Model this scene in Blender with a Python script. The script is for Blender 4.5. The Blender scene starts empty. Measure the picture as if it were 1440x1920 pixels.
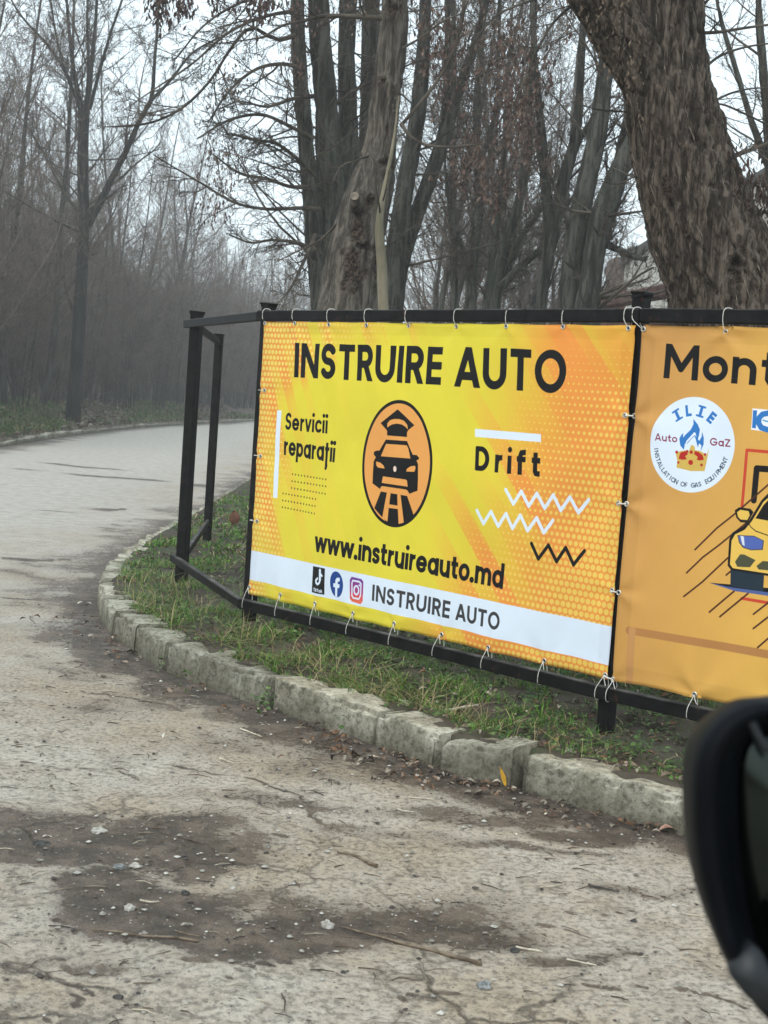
import bpy, math, random
import numpy as np
from mathutils import Matrix, Vector

# ------------------------------------------------------------------ camera, world, sun
sc = bpy.context.scene
COL = sc.collection
F, PITCH, ROLL, CAMH = 2622.0, 0.0781, 0.0709, 1.4
CAM = np.array([0.0, 0.0, CAMH])
_cp, _sp = math.cos(PITCH), math.sin(PITCH)
_c, _s = math.cos(ROLL), math.sin(ROLL)
FW = np.array([0, _cp, -_sp])
RT = _c * np.array([1.0, 0, 0]) + _s * np.array([0, _sp, _cp])
UP = -_s * np.array([1.0, 0, 0]) + _c * np.array([0, _sp, _cp])

cam = bpy.data.cameras.new('camera')
cam.sensor_fit = 'VERTICAL'
cam.sensor_height = 48.0
cam.sensor_width = 36.0
cam.lens = F / 1920 * 48.0
cam.clip_start = 0.05
cam.clip_end = 2000
cam.dof.use_dof = True
cam.dof.focus_distance = 7.0
cam.dof.aperture_fstop = 16.0
camo = bpy.data.objects.new('camera', cam)
camo.matrix_world = Matrix(((RT[0], UP[0], -FW[0], 0), (RT[1], UP[1], -FW[1], 0), (RT[2], UP[2], -FW[2], CAMH), (0, 0, 0, 1)))
COL.objects.link(camo)
sc.camera = camo

SUN_EL, SUN_AZ = math.radians(38), math.radians(218)     # azimuth clockwise from +Y: behind the camera, a little left
world = bpy.data.worlds.new('World')
sc.world = world
world.use_nodes = True
wn = world.node_tree
wn.nodes.clear()
w_sky = wn.nodes.new('ShaderNodeTexSky')
w_sky.sky_type = 'NISHITA'
w_sky.sun_disc = False
w_sky.sun_elevation = SUN_EL
w_sky.sun_rotation = SUN_AZ
w_sky.air_density = 1.0
w_sky.dust_density = 3.0
w_sky.ozone_density = 1.0
w_mix = wn.nodes.new('ShaderNodeMixRGB')                # overcast: the clear sky is nearly lost behind an even cloud sheet
w_mix.inputs[0].default_value = 0.88
w_mix.inputs[2].default_value = (6.8, 7.9, 8.4, 1)
w_bg = wn.nodes.new('ShaderNodeBackground')
w_bg.inputs[1].default_value = 0.1
w_out = wn.nodes.new('ShaderNodeOutputWorld')
wn.links.new(w_sky.outputs[0], w_mix.inputs[1])
wn.links.new(w_mix.outputs[0], w_bg.inputs[0])
wn.links.new(w_bg.outputs[0], w_out.inputs[0])

sun = bpy.data.lights.new('sun', 'SUN')
sun.energy = 0.8
sun.angle = math.radians(35)
sun.color = (1.0, 0.97, 0.93)
suno = bpy.data.objects.new('sun', sun)
_sd = Vector((math.sin(SUN_AZ) * math.cos(SUN_EL), math.cos(SUN_AZ) * math.cos(SUN_EL), math.sin(SUN_EL)))
suno.rotation_euler = _sd.to_track_quat('Z', 'Y').to_euler()
COL.objects.link(suno)
vs = sc.view_settings
vs.view_transform = 'Standard'
vs.look = 'None'
vs.exposure = 0.84
vs.gamma = 1.0
vs.use_curve_mapping = False
sc.cycles.volume_bounces = 4
sc.cycles.max_bounces = 12
sc.cycles.diffuse_bounces = 4

# ------------------------------------------------------------------ geometry of the view -> places in the world
def ray(px, py):
    return FW + (px - 720) / F * RT + (960 - py) / F * UP
def on_z(px, py, z=0.0):
    d = ray(px, py)
    return CAM + d * ((z - CAMH) / d[2])
def at_y(px, py, y):
    d = ray(px, py)
    return CAM + d * (y / d[1])
def on_plane(px, py, P0, n):
    d = ray(px, py)
    return CAM + d * (np.dot(P0 - CAM, n) / np.dot(d, n))
def project(P):
    d = P - CAM
    z = d @ FW
    return 720 + F * (d @ RT) / z, 960 - F * (d @ UP) / z

# ------------------------------------------------------------------ noise
def _hash(ix, iy, iz, seed):
    with np.errstate(over='ignore'):
        h = (ix.astype(np.int64) * 374761393 + iy.astype(np.int64) * 668265263 + iz.astype(np.int64) * 1274126177 + seed * 974634777) & 0xFFFFFFFF
        h = ((h ^ (h >> 13)) * 1274126177) & 0xFFFFFFFF
        h = ((h ^ (h >> 16)) * 2246822519) & 0xFFFFFFFF
        h = h ^ (h >> 15)
    return (h & 0xFFFFFF) / float(0xFFFFFF)
def noise(x, y, z=None, seed=1):
    if z is None:
        z = np.zeros_like(x)
    fx, fy, fz = np.floor(x), np.floor(y), np.floor(z)
    ux, uy, uz = x - fx, y - fy, z - fz
    ux, uy, uz = ux * ux * (3 - 2 * ux), uy * uy * (3 - 2 * uy), uz * uz * (3 - 2 * uz)
    r = 0
    for a in (0, 1):
        for b in (0, 1):
            for c in (0, 1):
                w = (ux if a else 1 - ux) * (uy if b else 1 - uy) * (uz if c else 1 - uz)
                r = r + w * _hash(fx + a, fy + b, fz + c, seed)
    return r
def noise2(x, y, seed=1):
    fx, fy = np.floor(x), np.floor(y)
    ux, uy = x - fx, y - fy
    ux, uy = ux * ux * (3 - 2 * ux), uy * uy * (3 - 2 * uy)
    z = np.zeros_like(fx)
    return ((1 - ux) * (1 - uy) * _hash(fx, fy, z, seed) + ux * (1 - uy) * _hash(fx + 1, fy, z, seed)
            + (1 - ux) * uy * _hash(fx, fy + 1, z, seed) + ux * uy * _hash(fx + 1, fy + 1, z, seed))
def fbm2(x, y, octv=4, seed=1, g=0.5):
    r, a, t = 0, 1.0, 0
    for i in range(octv):
        r = r + a * noise2(x * 2 ** i, y * 2 ** i, seed + i * 17)
        t += a
        a *= g
    return r / t
def sstep(a, b, x):
    t = np.clip((x - a) / (b - a), 0, 1)
    return t * t * (3 - 2 * t)

# ------------------------------------------------------------------ mesh helpers
def mesh(name, V, Fs, mat=None, smooth=False, uv=None, attrs=None):
    """Fs: list of (M,k) int arrays."""
    me = bpy.data.meshes.new(name)
    V = np.asarray(V, dtype=np.float32)
    if not isinstance(Fs, (list, tuple)):
        Fs = [Fs]
    Fs = [np.asarray(f, dtype=np.int32) for f in Fs if len(f)]
    loops = np.concatenate([f.ravel() for f in Fs])
    tot = np.concatenate([np.full(len(f), f.shape[1], dtype=np.int32) for f in Fs])
    start = np.concatenate([[0], np.cumsum(tot)[:-1]]).astype(np.int32)
    me.vertices.add(len(V))
    me.vertices.foreach_set('co', V.ravel())
    me.loops.add(len(loops))
    me.loops.foreach_set('vertex_index', loops)
    me.polygons.add(len(tot))
    me.polygons.foreach_set('loop_start', start)
    if uv is not None:
        l = me.uv_layers.new(name='UVMap')
        l.data.foreach_set('uv', np.asarray(uv, dtype=np.float32)[loops].ravel())
    if attrs:
        for k, a in attrs.items():
            a = np.asarray(a, dtype=np.float32)
            if a.ndim == 1:
                me.attributes.new(k, 'FLOAT', 'POINT').data.foreach_set('value', a)
            else:
                if a.shape[1] == 3:
                    a = np.c_[a, np.ones(len(a), dtype=np.float32)]
                me.attributes.new(k, 'FLOAT_COLOR', 'POINT').data.foreach_set('color', a.ravel())
    me.update(calc_edges=True)
    me.polygons.foreach_set('use_smooth', np.full(len(tot), bool(smooth)))
    if mat:
        me.materials.append(mat)
    return me
def link(name, me, parent=None, label=None, cat=None, group=None, kind=None, loc=None):
    o = bpy.data.objects.new(name, me)
    COL.objects.link(o)
    if loc is not None:
        o.location = loc
    if parent is not None:
        o.parent = parent
        if me is not None or True:
            o.matrix_parent_inverse = Matrix.Translation(-Vector(parent.location)) if parent.get('_w') else Matrix.Identity(4)
    tag(o, label, cat, group, kind)
    return o
def tag(o, label=None, cat=None, group=None, kind=None):
    if label: o['label'] = label
    if cat: o['category'] = cat
    if group: o['group'] = group
    if kind: o['kind'] = kind
    return o
def thing(name, label, cat, loc=(0, 0, 0), group=None, worldparts=True, kind=None):
    """Empty at the base of a thing; parts are given in world coordinates when worldparts."""
    o = bpy.data.objects.new(name, None)
    o.empty_display_size = 0.2
    o.location = [float(a) for a in loc]
    COL.objects.link(o)
    if worldparts:
        o['_w'] = 1
    return tag(o, label, cat, group, kind)
def grid_faces(nu, nv, wrap_v=False):
    """verts indexed i*nv+j, i<nu, j<nv"""
    i = np.arange(nu - 1)[:, None]
    j = np.arange(nv if wrap_v else nv - 1)[None, :]
    j2 = (j + 1) % nv
    return np.stack([i * nv + j, i * nv + j2, (i + 1) * nv + j2, (i + 1) * nv + j], -1).reshape(-1, 4)
class MB:
    """collects pieces of one mesh"""
    def __init__(s):
        s.V, s.F4, s.F3, s.n = [], [], [], 0
    def add(s, V, F4=None, F3=None):
        V = np.asarray(V, float).reshape(-1, 3)
        if F4 is not None and len(F4): s.F4.append(np.asarray(F4) + s.n)
        if F3 is not None and len(F3): s.F3.append(np.asarray(F3) + s.n)
        s.V.append(V); s.n += len(V)
        return s
    def mesh(s, name, mat, smooth=False, attrs=None):
        Fs = []
        if s.F4: Fs.append(np.concatenate(s.F4))
        if s.F3: Fs.append(np.concatenate(s.F3))
        return mesh(name, np.concatenate(s.V), Fs, mat, smooth, attrs=attrs)
def nrm(v):
    v = np.asarray(v, float)
    return v / np.maximum(np.linalg.norm(v, axis=-1, keepdims=True), 1e-9)
def tubes(P, R, k, cap=False):
    """P (B,n,3), R (B,n) -> V, F4"""
    B, n, _ = P.shape
    T = nrm(np.gradient(P, axis=1))
    d0 = T.mean(1)
    ref = np.where(np.abs(d0[:, 2:3]) < 0.8, np.array([0, 0, 1.0]), np.array([1.0, 0, 0]))
    u = ref[:, None, :] - (ref[:, None, :] * T).sum(-1, keepdims=True) * T
    u = nrm(u)
    v = np.cross(T, u)
    a = np.arange(k) * 2 * np.pi / k
    V = P[:, :, None, :] + R[:, :, None, None] * (np.cos(a)[None, None, :, None] * u[:, :, None, :] + np.sin(a)[None, None, :, None] * v[:, :, None, :])
    f = grid_faces(n, k, True)
    Fq = (f[None] + (np.arange(B) * n * k)[:, None, None]).reshape(-1, 4)
    return V.reshape(-1, 3), Fq
def tube(pts, r, k=8):
    P = np.asarray(pts, float)[None]
    n = P.shape[1]
    R = np.full((1, n), r) if np.isscalar(r) else np.asarray(r, float)[None]
    V, Fq = tubes(P, R, k)
    V = np.r_[V, P[0, :1], P[0, -1:]]
    c0, c1 = n * k, n * k + 1
    j = np.arange(k)
    F3 = np.r_[np.c_[np.full(k, c0), (j + 1) % k, j], np.c_[np.full(k, c1), (n - 1) * k + j, (n - 1) * k + (j + 1) % k]]
    return V, Fq, F3
def spline(pts, n):
    """Catmull-Rom through rows of pts (any number of columns)"""
    p = np.asarray(pts, float)
    q = np.r_[[2 * p[0] - p[1]], p, [2 * p[-1] - p[-2]]]
    seg = np.r_[0, np.cumsum(np.linalg.norm(np.diff(p[:, :3], axis=0), axis=1))]
    s = np.linspace(0, seg[-1], n)
    i = np.clip(np.searchsorted(seg, s, side='right') - 1, 0, len(p) - 2)
    t = ((s - seg[i]) / np.maximum(seg[i + 1] - seg[i], 1e-9))[:, None]
    a, b, c, d = q[i], q[i + 1], q[i + 2], q[i + 3]
    return 0.5 * (2 * b + (c - a) * t + (2 * a - 5 * b + 4 * c - d) * t * t + (3 * b - a - 3 * c + d) * t ** 3)
def beam(P, Q, w, h, up=(0, 0, 1), bev=0.004):
    """bevelled box bar from P to Q, w across, h along up"""
    P, Q = np.asarray(P, float), np.asarray(Q, float)
    t = nrm(Q - P)
    u = np.asarray(up, float)
    a = nrm(np.cross(t, u))
    b = np.cross(a, t)
    c = []
    for sx, sy in ((1, 1), (-1, 1), (-1, -1), (1, -1)):
        e = [(sx * w / 2, sy * (h / 2 - bev)), (sx * (w / 2 - bev), sy * h / 2)]
        if sx * sy < 0: e = e[::-1]
        c += e
    ring = np.array(c)
    rows = []
    for base, k in ((P, 1 - bev * 2 / w), (P + t * bev, 1), (Q - t * bev, 1), (Q, 1 - bev * 2 / w)):
        rows.append(base + k * (ring[:, :1] * a + ring[:, 1:] * b))
    V = np.concatenate(rows)
    Fq = grid_faces(4, 8, True)
    caps = [[0, 1, 2, 3], [0, 3, 4, 7], [4, 5, 6, 7], [24, 27, 26, 25], [24, 31, 28, 27], [28, 31, 30, 29]]
    return V, np.r_[Fq, np.array(caps)]

# ------------------------------------------------------------------ materials
def nt_new(name):
    m = bpy.data.materials.new(name)
    m.use_nodes = True
    nt = m.node_tree
    return m, nt, nt.nodes['Principled BSDF']
def N(nt, t, **kw):
    n = nt.nodes.new(t)
    for k, v in kw.items():
        setattr(n, k, v)
    return n
def ramp(nt, fac, stops):
    r = nt.nodes.new('ShaderNodeValToRGB')
    e = r.color_ramp.elements
    while len(e) < len(stops): e.new(0.5)
    for i, (p, c) in enumerate(stops):
        e[i].position = p
        e[i].color = (*c, 1) if len(c) == 3 else c
    nt.links.new(fac, r.inputs[0])
    return r.outputs[0]
def mixc(nt, fac, a, b, mode='MIX'):
    m = nt.nodes.new('ShaderNodeMixRGB')
    m.blend_type = mode
    for i, x in ((0, fac), (1, a), (2, b)):
        if hasattr(x, 'is_output') or hasattr(x, 'links'):
            nt.links.new(x, m.inputs[i])
        elif i == 0:
            m.inputs[0].default_value = x
        else:
            m.inputs[i].default_value = (*x, 1)
    return m.outputs[0]
def mathn(nt, op, a, b=None, clamp=False):
    m = nt.nodes.new('ShaderNodeMath')
    m.operation = op
    m.use_clamp = clamp
    for i, x in ((0, a), (1, b)):
        if x is None: continue
        if hasattr(x, 'links'): nt.links.new(x, m.inputs[i])
        else: m.inputs[i].default_value = x
    return m.outputs[0]
def coords(nt, scale=(1, 1, 1), kind='Object'):
    tc = nt.nodes.new('ShaderNodeTexCoord')
    mp = nt.nodes.new('ShaderNodeMapping')
    mp.inputs['Scale'].default_value = scale
    nt.links.new(tc.outputs[kind], mp.inputs['Vector'])
    return mp.outputs[0]
def noisen(nt, vec, scale, detail=6, rough=0.6, dist=0.0):
    n = nt.nodes.new('ShaderNodeTexNoise')
    n.inputs['Scale'].default_value = scale
    n.inputs['Detail'].default_value = detail
    n.inputs['Roughness'].default_value = rough
    n.inputs['Distortion'].default_value = dist
    nt.links.new(vec, n.inputs['Vector'])
    return n.outputs['Fac']
def bumpn(nt, bs, h, strength, dist):
    b = nt.nodes.new('ShaderNodeBump')
    b.inputs['Strength'].default_value = strength
    b.inputs['Distance'].default_value = dist
    nt.links.new(h, b.inputs['Height'])
    nt.links.new(b.outputs[0], bs.inputs['Normal'])
    return b
def simple(name, c1, c2, scale=8, rough=0.85, bump=0.3, bdist=0.01, stretch=(1, 1, 1), c3=None, metallic=0, spec=0.3, detail=6):
    m, nt, bs = nt_new(name)
    v = coords(nt, stretch)
    n = noisen(nt, v, scale, detail)
    st = [(0.4, c1), (0.6, c2)] if c3 is None else [(0.38, c1), (0.5, c2), (0.62, c3)]
    nt.links.new(ramp(nt, n, st), bs.inputs['Base Color'])
    bs.inputs['Roughness'].default_value = rough
    bs.inputs['Metallic'].default_value = metallic
    bs.inputs['Specular IOR Level'].default_value = spec
    if bump:
        bumpn(nt, bs, noisen(nt, v, scale * 3, 4), bump, bdist)
    return m
def tinted(name, rough=0.8, scale=30, var=0.35, translucent=0.0, spec=0.25):
    """colour per piece from the 'tint' attribute"""
    m, nt, bs = nt_new(name)
    a = N(nt, 'ShaderNodeAttribute', attribute_name='tint')
    n = noisen(nt, coords(nt), scale, 3)
    nt.links.new(mixc(nt, 1.0, a.outputs['Color'], ramp(nt, n, [(0.4, (1 - var,) * 3), (0.6, (1 + var * 0.4,) * 3)]), 'MULTIPLY'), bs.inputs['Base Color'])
    bs.inputs['Roughness'].default_value = rough
    bs.inputs['Specular IOR Level'].default_value = spec
    return m

def mat_bark(name, c1, c2, c3, scale=3.0, bump=0.6, bdist=0.02, moss=(0.09, 0.11, 0.07), mossy=0.4, scar=False):
    m, nt, bs = nt_new(name)
    v = coords(nt, (1, 1, 0.14))
    vi = coords(nt, (1, 1, 1))
    n = noisen(nt, v, scale * 4, 8, 0.7, 0.6)
    col = ramp(nt, n, [(0.42, c1), (0.5, c2), (0.58, c3)])
    big = noisen(nt, vi, scale * 0.6, 4)
    fm = mathn(nt, 'MULTIPLY', ramp(nt, big, [(0.5, (0, 0, 0)), (0.68, (1, 1, 1))]), mossy)
    col = mixc(nt, fm, col, moss)
    if scar:
        sa = N(nt, 'ShaderNodeAttribute', attribute_name='scar').outputs['Fac']
        col = mixc(nt, sa, col, ramp(nt, noisen(nt, vi, scale * 9, 5), [(0.42, (0.014, 0.01, 0.008)), (0.5, (0.04, 0.028, 0.021)), (0.58, (0.09, 0.064, 0.048))]))
    nt.links.new(col, bs.inputs['Base Color'])
    bs.inputs['Roughness'].default_value = 0.9
    bs.inputs['Specular IOR Level'].default_value = 0.2
    bumpn(nt, bs, noisen(nt, v, scale * 7, 8, 0.75, 0.8), bump, bdist)
    return m

M_twig = simple('twig_bark', (0.075, 0.058, 0.048), (0.165, 0.134, 0.112), 1.2, 0.9, 0, spec=0.15)
M_twig_near = simple('near_twig_bark', (0.04, 0.034, 0.028), (0.12, 0.10, 0.08), 3, 0.9, 0, spec=0.15)
M_trunk_far = mat_bark('far_trunk_bark', (0.03, 0.027, 0.024), (0.055, 0.052, 0.046), (0.085, 0.082, 0.072), 1.5, 0.6, 0.03, (0.045, 0.055, 0.04), 0.5)
M_trunk_dark = mat_bark('dark_bark', (0.012, 0.011, 0.01), (0.024, 0.022, 0.02), (0.04, 0.038, 0.033), 1.5, 0.6, 0.03, (0.022, 0.027, 0.02), 0.5)  # the far trunk bark in a darker tone, for the roadside tree
M_trunk_mid = mat_bark('grey_green_bark', (0.022, 0.021, 0.017), (0.052, 0.05, 0.042), (0.10, 0.098, 0.082), 3.0, 0.9, 0.03, (0.05, 0.062, 0.046), 0.5)
M_trunk_old = mat_bark('scarred_bark', (0.04, 0.033, 0.027), (0.09, 0.077, 0.063), (0.165, 0.143, 0.118), 4.5, 0.8, 0.02, (0.045, 0.04, 0.032), 0.5, True)
M_trunk_big = mat_bark('furrowed_bark', (0.024, 0.017, 0.013), (0.072, 0.055, 0.043), (0.165, 0.132, 0.105), 7.0, 1.0, 0.02, (0.04, 0.036, 0.026), 0.25, True)
M_young = simple('young_bark', (0.13, 0.115, 0.075), (0.23, 0.20, 0.14), 6, 0.85, 0.3, 0.004, (1, 1, 0.3))
M_scar = simple('weathered_cut_wood', (0.14, 0.11, 0.085), (0.29, 0.24, 0.19), 14, 0.9, 0.4, 0.004)
M_hollow = simple('rotten_wood', (0.02, 0.016, 0.013), (0.07, 0.05, 0.04), 12, 0.95, 0.6, 0.01)
M_dryleaf = tinted('dry_leaf', 0.75)
M_grass = tinted('grass_blade', 0.6, 20, 0.2)
M_paintblack = simple('black_paint', (0.002, 0.002, 0.0025), (0.007, 0.007, 0.0075), 14, 0.5, 0.1, 0.0006, spec=0.12)
def dusty(m):
    nt = m.node_tree; bs = nt.nodes['Principled BSDF']
    src = bs.inputs['Base Color'].links[0].from_socket
    g = N(nt, 'ShaderNodeNewGeometry'); sx = N(nt, 'ShaderNodeSeparateXYZ')
    nt.links.new(g.outputs['True Normal'], sx.inputs[0])
    f = mathn(nt, 'MULTIPLY', ramp(nt, sx.outputs[2], [(.55, (0,) * 3), (.9, (1,) * 3)]), ramp(nt, noisen(nt, coords(nt), 7, 6), [(.42, (.15,) * 3), (.6, (.8,) * 3)]))
    r = ramp(nt, noisen(nt, coords(nt), 24, 6), [(.62, (0,) * 3), (.68, (1,) * 3)])
    c = mixc(nt, mathn(nt, 'MULTIPLY', r, .6), src, (.05, .022, .012))
    nt.links.new(mixc(nt, f, c, (.13, .12, .105)), bs.inputs['Base Color'])
dusty(M_paintblack)
M_cord = simple('white_cord', (0.62, 0.6, 0.55), (0.78, 0.76, 0.7), 60, 0.7, 0.2, 0.0005)
M_eyelet = simple('eyelet_metal', (0.45, 0.43, 0.38), (0.7, 0.68, 0.62), 40, 0.35, 0, metallic=0.9)
M_eyehole = simple('eyelet_hole', (0.02, 0.02, 0.02), (0.04, 0.04, 0.035), 40, 0.8, 0)
M_stonew = simple('pale_stone', (0.30, 0.28, 0.24), (0.52, 0.5, 0.45), 40, 0.9, 0.6, 0.004)
M_stoneg = simple('grey_stone', (0.13, 0.14, 0.14), (0.3, 0.31, 0.3), 40, 0.85, 0.6, 0.004)
M_stoned = simple('dark_stone', (0.03, 0.03, 0.028), (0.09, 0.085, 0.08), 40, 0.85, 0.6, 0.004)
M_stick = simple('dead_stick', (0.09, 0.065, 0.045), (0.22, 0.17, 0.12), 30, 0.9, 0.6, 0.002)
M_stickpale = simple('pale_stick', (0.38, 0.33, 0.25), (0.6, 0.54, 0.43), 30, 0.85, 0.4, 0.002)
M_plastic = simple('mirror_black_plastic', (0.0015, 0.002, 0.0035), (0.003, 0.004, 0.006), 5, 0.5, 0, spec=0.08)
M_plasticg = simple('mirror_grey_plastic', (0.007, 0.009, 0.011), (0.013, 0.016, 0.019), 5, 0.45, 0, spec=0.4)

def mat_road():
    m, nt, bs = nt_new('worn_asphalt')
    v = coords(nt)
    dirt = N(nt, 'ShaderNodeAttribute', attribute_name='dirt').outputs['Fac']
    crk = N(nt, 'ShaderNodeAttribute', attribute_name='crack').outputs['Fac']
    sand = N(nt, 'ShaderNodeAttribute', attribute_name='sand').outputs['Fac']
    big = noisen(nt, v, 0.9, 5, 0.6)
    mid = noisen(nt, v, 7, 6, 0.65)
    fine = noisen(nt, v, 48, 6, 0.68)
    grit = noisen(nt, v, 170, 3, 0.7)
    grey = ramp(nt, mid, [(0.36, (0.42, 0.378, 0.325)), (0.5, (0.50, 0.458, 0.40)), (0.64, (0.575, 0.535, 0.48))])
    tan = ramp(nt, mid, [(0.36, (0.345, 0.275, 0.20)), (0.5, (0.415, 0.338, 0.25)), (0.64, (0.48, 0.40, 0.305))])
    sf = mathn(nt, 'MULTIPLY', sand, ramp(nt, big, [(0.40, (0.35,) * 3), (0.58, (1,) * 3)]))
    col = mixc(nt, sf, grey, tan)
    far = N(nt, 'ShaderNodeSeparateXYZ'); nt.links.new(v, far.inputs[0])
    fk = ramp(nt, mathn(nt, 'DIVIDE', far.outputs[1], 30.0), [(0.18, (0.8,) * 3), (0.5, (0.25,) * 3)])   # beyond some metres the fine grain averages out
    col = mixc(nt, fk, col, ramp(nt, fine, [(0.40, (0.45,) * 3), (0.48, (0.94,) * 3), (0.60, (1.32,) * 3)]), 'MULTIPLY')
    # cracks
    vo = N(nt, 'ShaderNodeTexVoronoi', feature='DISTANCE_TO_EDGE')
    vo.inputs['Scale'].default_value = 3.1
    wv = N(nt, 'ShaderNodeVectorMath', operation='ADD')
    wn_ = N(nt, 'ShaderNodeTexNoise')
    wn_.inputs['Scale'].default_value = 3.5
    wn_.inputs['Detail'].default_value = 6
    nt.links.new(v, wn_.inputs['Vector'])
    ws = N(nt, 'ShaderNodeVectorMath', operation='SCALE')
    ws.inputs['Scale'].default_value = 0.45
    nt.links.new(wn_.outputs['Color'], ws.inputs[0])
    nt.links.new(v, wv.inputs[0]); nt.links.new(ws.outputs[0], wv.inputs[1])
    nt.links.new(wv.outputs[0], vo.inputs['Vector'])
    edge = ramp(nt, vo.outputs['Distance'], [(0.0, (1,) * 3), (0.022, (0.5,) * 3), (0.05, (0,) * 3)])
    em = mathn(nt, 'MULTIPLY', edge, mathn(nt, 'MULTIPLY', crk, ramp(nt, big, [(0.44, (0.15,) * 3), (0.56, (1,) * 3)])), True)
    col = mixc(nt, mathn(nt, 'MULTIPLY', em, 0.8), col, (0.105, 0.085, 0.065))
    # soil
    dn = mathn(nt, 'ADD', dirt, mathn(nt, 'ADD', mathn(nt, 'MULTIPLY', mathn(nt, 'SUBTRACT', fine, 0.5), 2.2), mathn(nt, 'MULTIPLY', mathn(nt, 'SUBTRACT', mid, 0.5), 1.8)))
    df = ramp(nt, dn, [(0.40, (0,) * 3), (0.72, (1,) * 3)])
    soil = ramp(nt, mid, [(0.42, (0.038, 0.026, 0.018)), (0.5, (0.07, 0.048, 0.034)), (0.58, (0.13, 0.094, 0.068))])
    soil = mixc(nt, 0.6, soil, ramp(nt, grit, [(0.42, (0.5,) * 3), (0.58, (1.6,) * 3)]), 'MULTIPLY')
    col = mixc(nt, mathn(nt, 'MULTIPLY', df, 0.93), col, soil)
    # specks of pale grit and dark crumbs
    for sc_, thr, c in ((55, 0.16, (0.52, 0.5, 0.44)), (31, 0.12, (0.05, 0.045, 0.04)), (95, 0.2, (0.06, 0.05, 0.045))):
        vv = N(nt, 'ShaderNodeTexVoronoi', feature='F1')
        vv.inputs['Scale'].default_value = sc_
        nt.links.new(v, vv.inputs['Vector'])
        sp = N(nt, 'ShaderNodeSeparateColor')
        nt.links.new(vv.outputs['Color'], sp.inputs[0])
        sel = mathn(nt, 'GREATER_THAN', sp.outputs[0], 0.87)
        f = mathn(nt, 'MULTIPLY', mathn(nt, 'LESS_THAN', vv.outputs['Distance'], thr), sel)
        col = mixc(nt, mathn(nt, 'MULTIPLY', f, 0.85), col, c)
    nt.links.new(col, bs.inputs['Base Color'])
    bs.inputs['Roughness'].default_value = 0.62
    bs.inputs['Specular IOR Level'].default_value = 0.45
    h = mathn(nt, 'ADD', mathn(nt, 'MULTIPLY', fine, 0.6), mathn(nt, 'MULTIPLY', mid, 0.8))
    h = mathn(nt, 'SUBTRACT', h, mathn(nt, 'MULTIPLY', em, 0.8))
    bumpn(nt, bs, mathn(nt, 'ADD', h, mathn(nt, 'MULTIPLY', grit, 0.3)), 1.0, 0.022)
    return m
M_road = mat_road()
M_soil = simple('verge_soil', (0.035, 0.027, 0.02), (0.075, 0.06, 0.045), 5, 0.95, 0.8, 0.02, c3=(0.05, 0.06, 0.03))
M_woodfloor = simple('woodland_floor', (0.05, 0.04, 0.03), (0.13, 0.10, 0.075), 3, 0.95, 0.8, 0.05, c3=(0.17, 0.14, 0.11))
def mat_kerb():
    m, nt, bs = nt_new('weathered_concrete')
    v = coords(nt)
    a = noisen(nt, v, 5, 6, 0.65)
    b = noisen(nt, v, 38, 8, 0.75)
    g = noisen(nt, v, 140, 3, 0.6)
    col = ramp(nt, a, [(0.40, (0.29, 0.272, 0.22)), (0.5, (0.42, 0.40, 0.335)), (0.60, (0.54, 0.52, 0.45))])
    col = mixc(nt, 0.85, col, ramp(nt, b, [(0.40, (0.40,) * 3), (0.47, (.95,) * 3), (0.60, (1.3,) * 3)]), 'MULTIPLY')
    oi = N(nt, 'ShaderNodeObjectInfo')
    col = mixc(nt, 1.0, col, ramp(nt, oi.outputs['Random'], [(0, (0.66, 0.67, 0.64)), (1, (1.12, 1.08, 1.0))]), 'MULTIPLY')
    # soil splashed on the foot of the stone
    gz = N(nt, 'ShaderNodeNewGeometry')
    sx = N(nt, 'ShaderNodeSeparateXYZ')
    nt.links.new(gz.outputs['Position'], sx.inputs[0])
    hz = mathn(nt, 'ADD', sx.outputs[2], mathn(nt, 'MULTIPLY', mathn(nt, 'SUBTRACT', a, 0.5), 0.25))
    ft = ramp(nt, hz, [(0.01, (0.95,) * 3), (0.06, (.6,) * 3), (0.125, (0,) * 3)])
    col = mixc(nt, ft, col, (0.095, 0.08, 0.058))
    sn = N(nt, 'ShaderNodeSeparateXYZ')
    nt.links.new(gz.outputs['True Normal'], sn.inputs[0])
    steep = ramp(nt, sn.outputs[2], [(0.25, (0.55,) * 3), (0.75, (0,) * 3)])  # steep faces are mixed towards a darker olive tone
    col = mixc(nt, steep, col, ramp(nt, b, [(0.4, (0.075, 0.072, 0.05)), (0.6, (0.22, 0.21, 0.16))]))
    nt.links.new(col, bs.inputs['Base Color'])
    bs.inputs['Roughness'].default_value = 0.92
    bs.inputs['Specular IOR Level'].default_value = 0.2
    bumpn(nt, bs, mathn(nt, 'ADD', b, mathn(nt, 'MULTIPLY', g, 0.4)), 0.9, 0.014)
    return m
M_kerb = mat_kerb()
M_concrete = simple('stained_concrete_panel', (0.5, 0.48, 0.42), (0.7, 0.68, 0.62), 0.8, 0.9, 0.2, 0.02, (1, 1, 0.4))
M_window_dark = simple('dark_window_strip', (0.10, 0.105, 0.10), (0.17, 0.17, 0.16), 1.5, 0.5, 0)
M_brick = simple('brown_brick', (0.17, 0.12, 0.095), (0.25, 0.18, 0.14), 3, 0.9, 0.2, 0.01)
M_redsteel = simple('red_brown_steel', (0.10, 0.045, 0.035), (0.17, 0.085, 0.068), 4, 0.7, 0.2, 0.005)
M_roofdark = simple('dark_roof_edge', (0.05, 0.05, 0.05), (0.09, 0.09, 0.085), 2, 0.8, 0)
M_corr = simple('grey_wall_sheet', (0.32, 0.29, 0.25), (0.48, 0.45, 0.4), 1.5, 0.8, 0.2, 0.01, (3, 3, 0.3))
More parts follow.
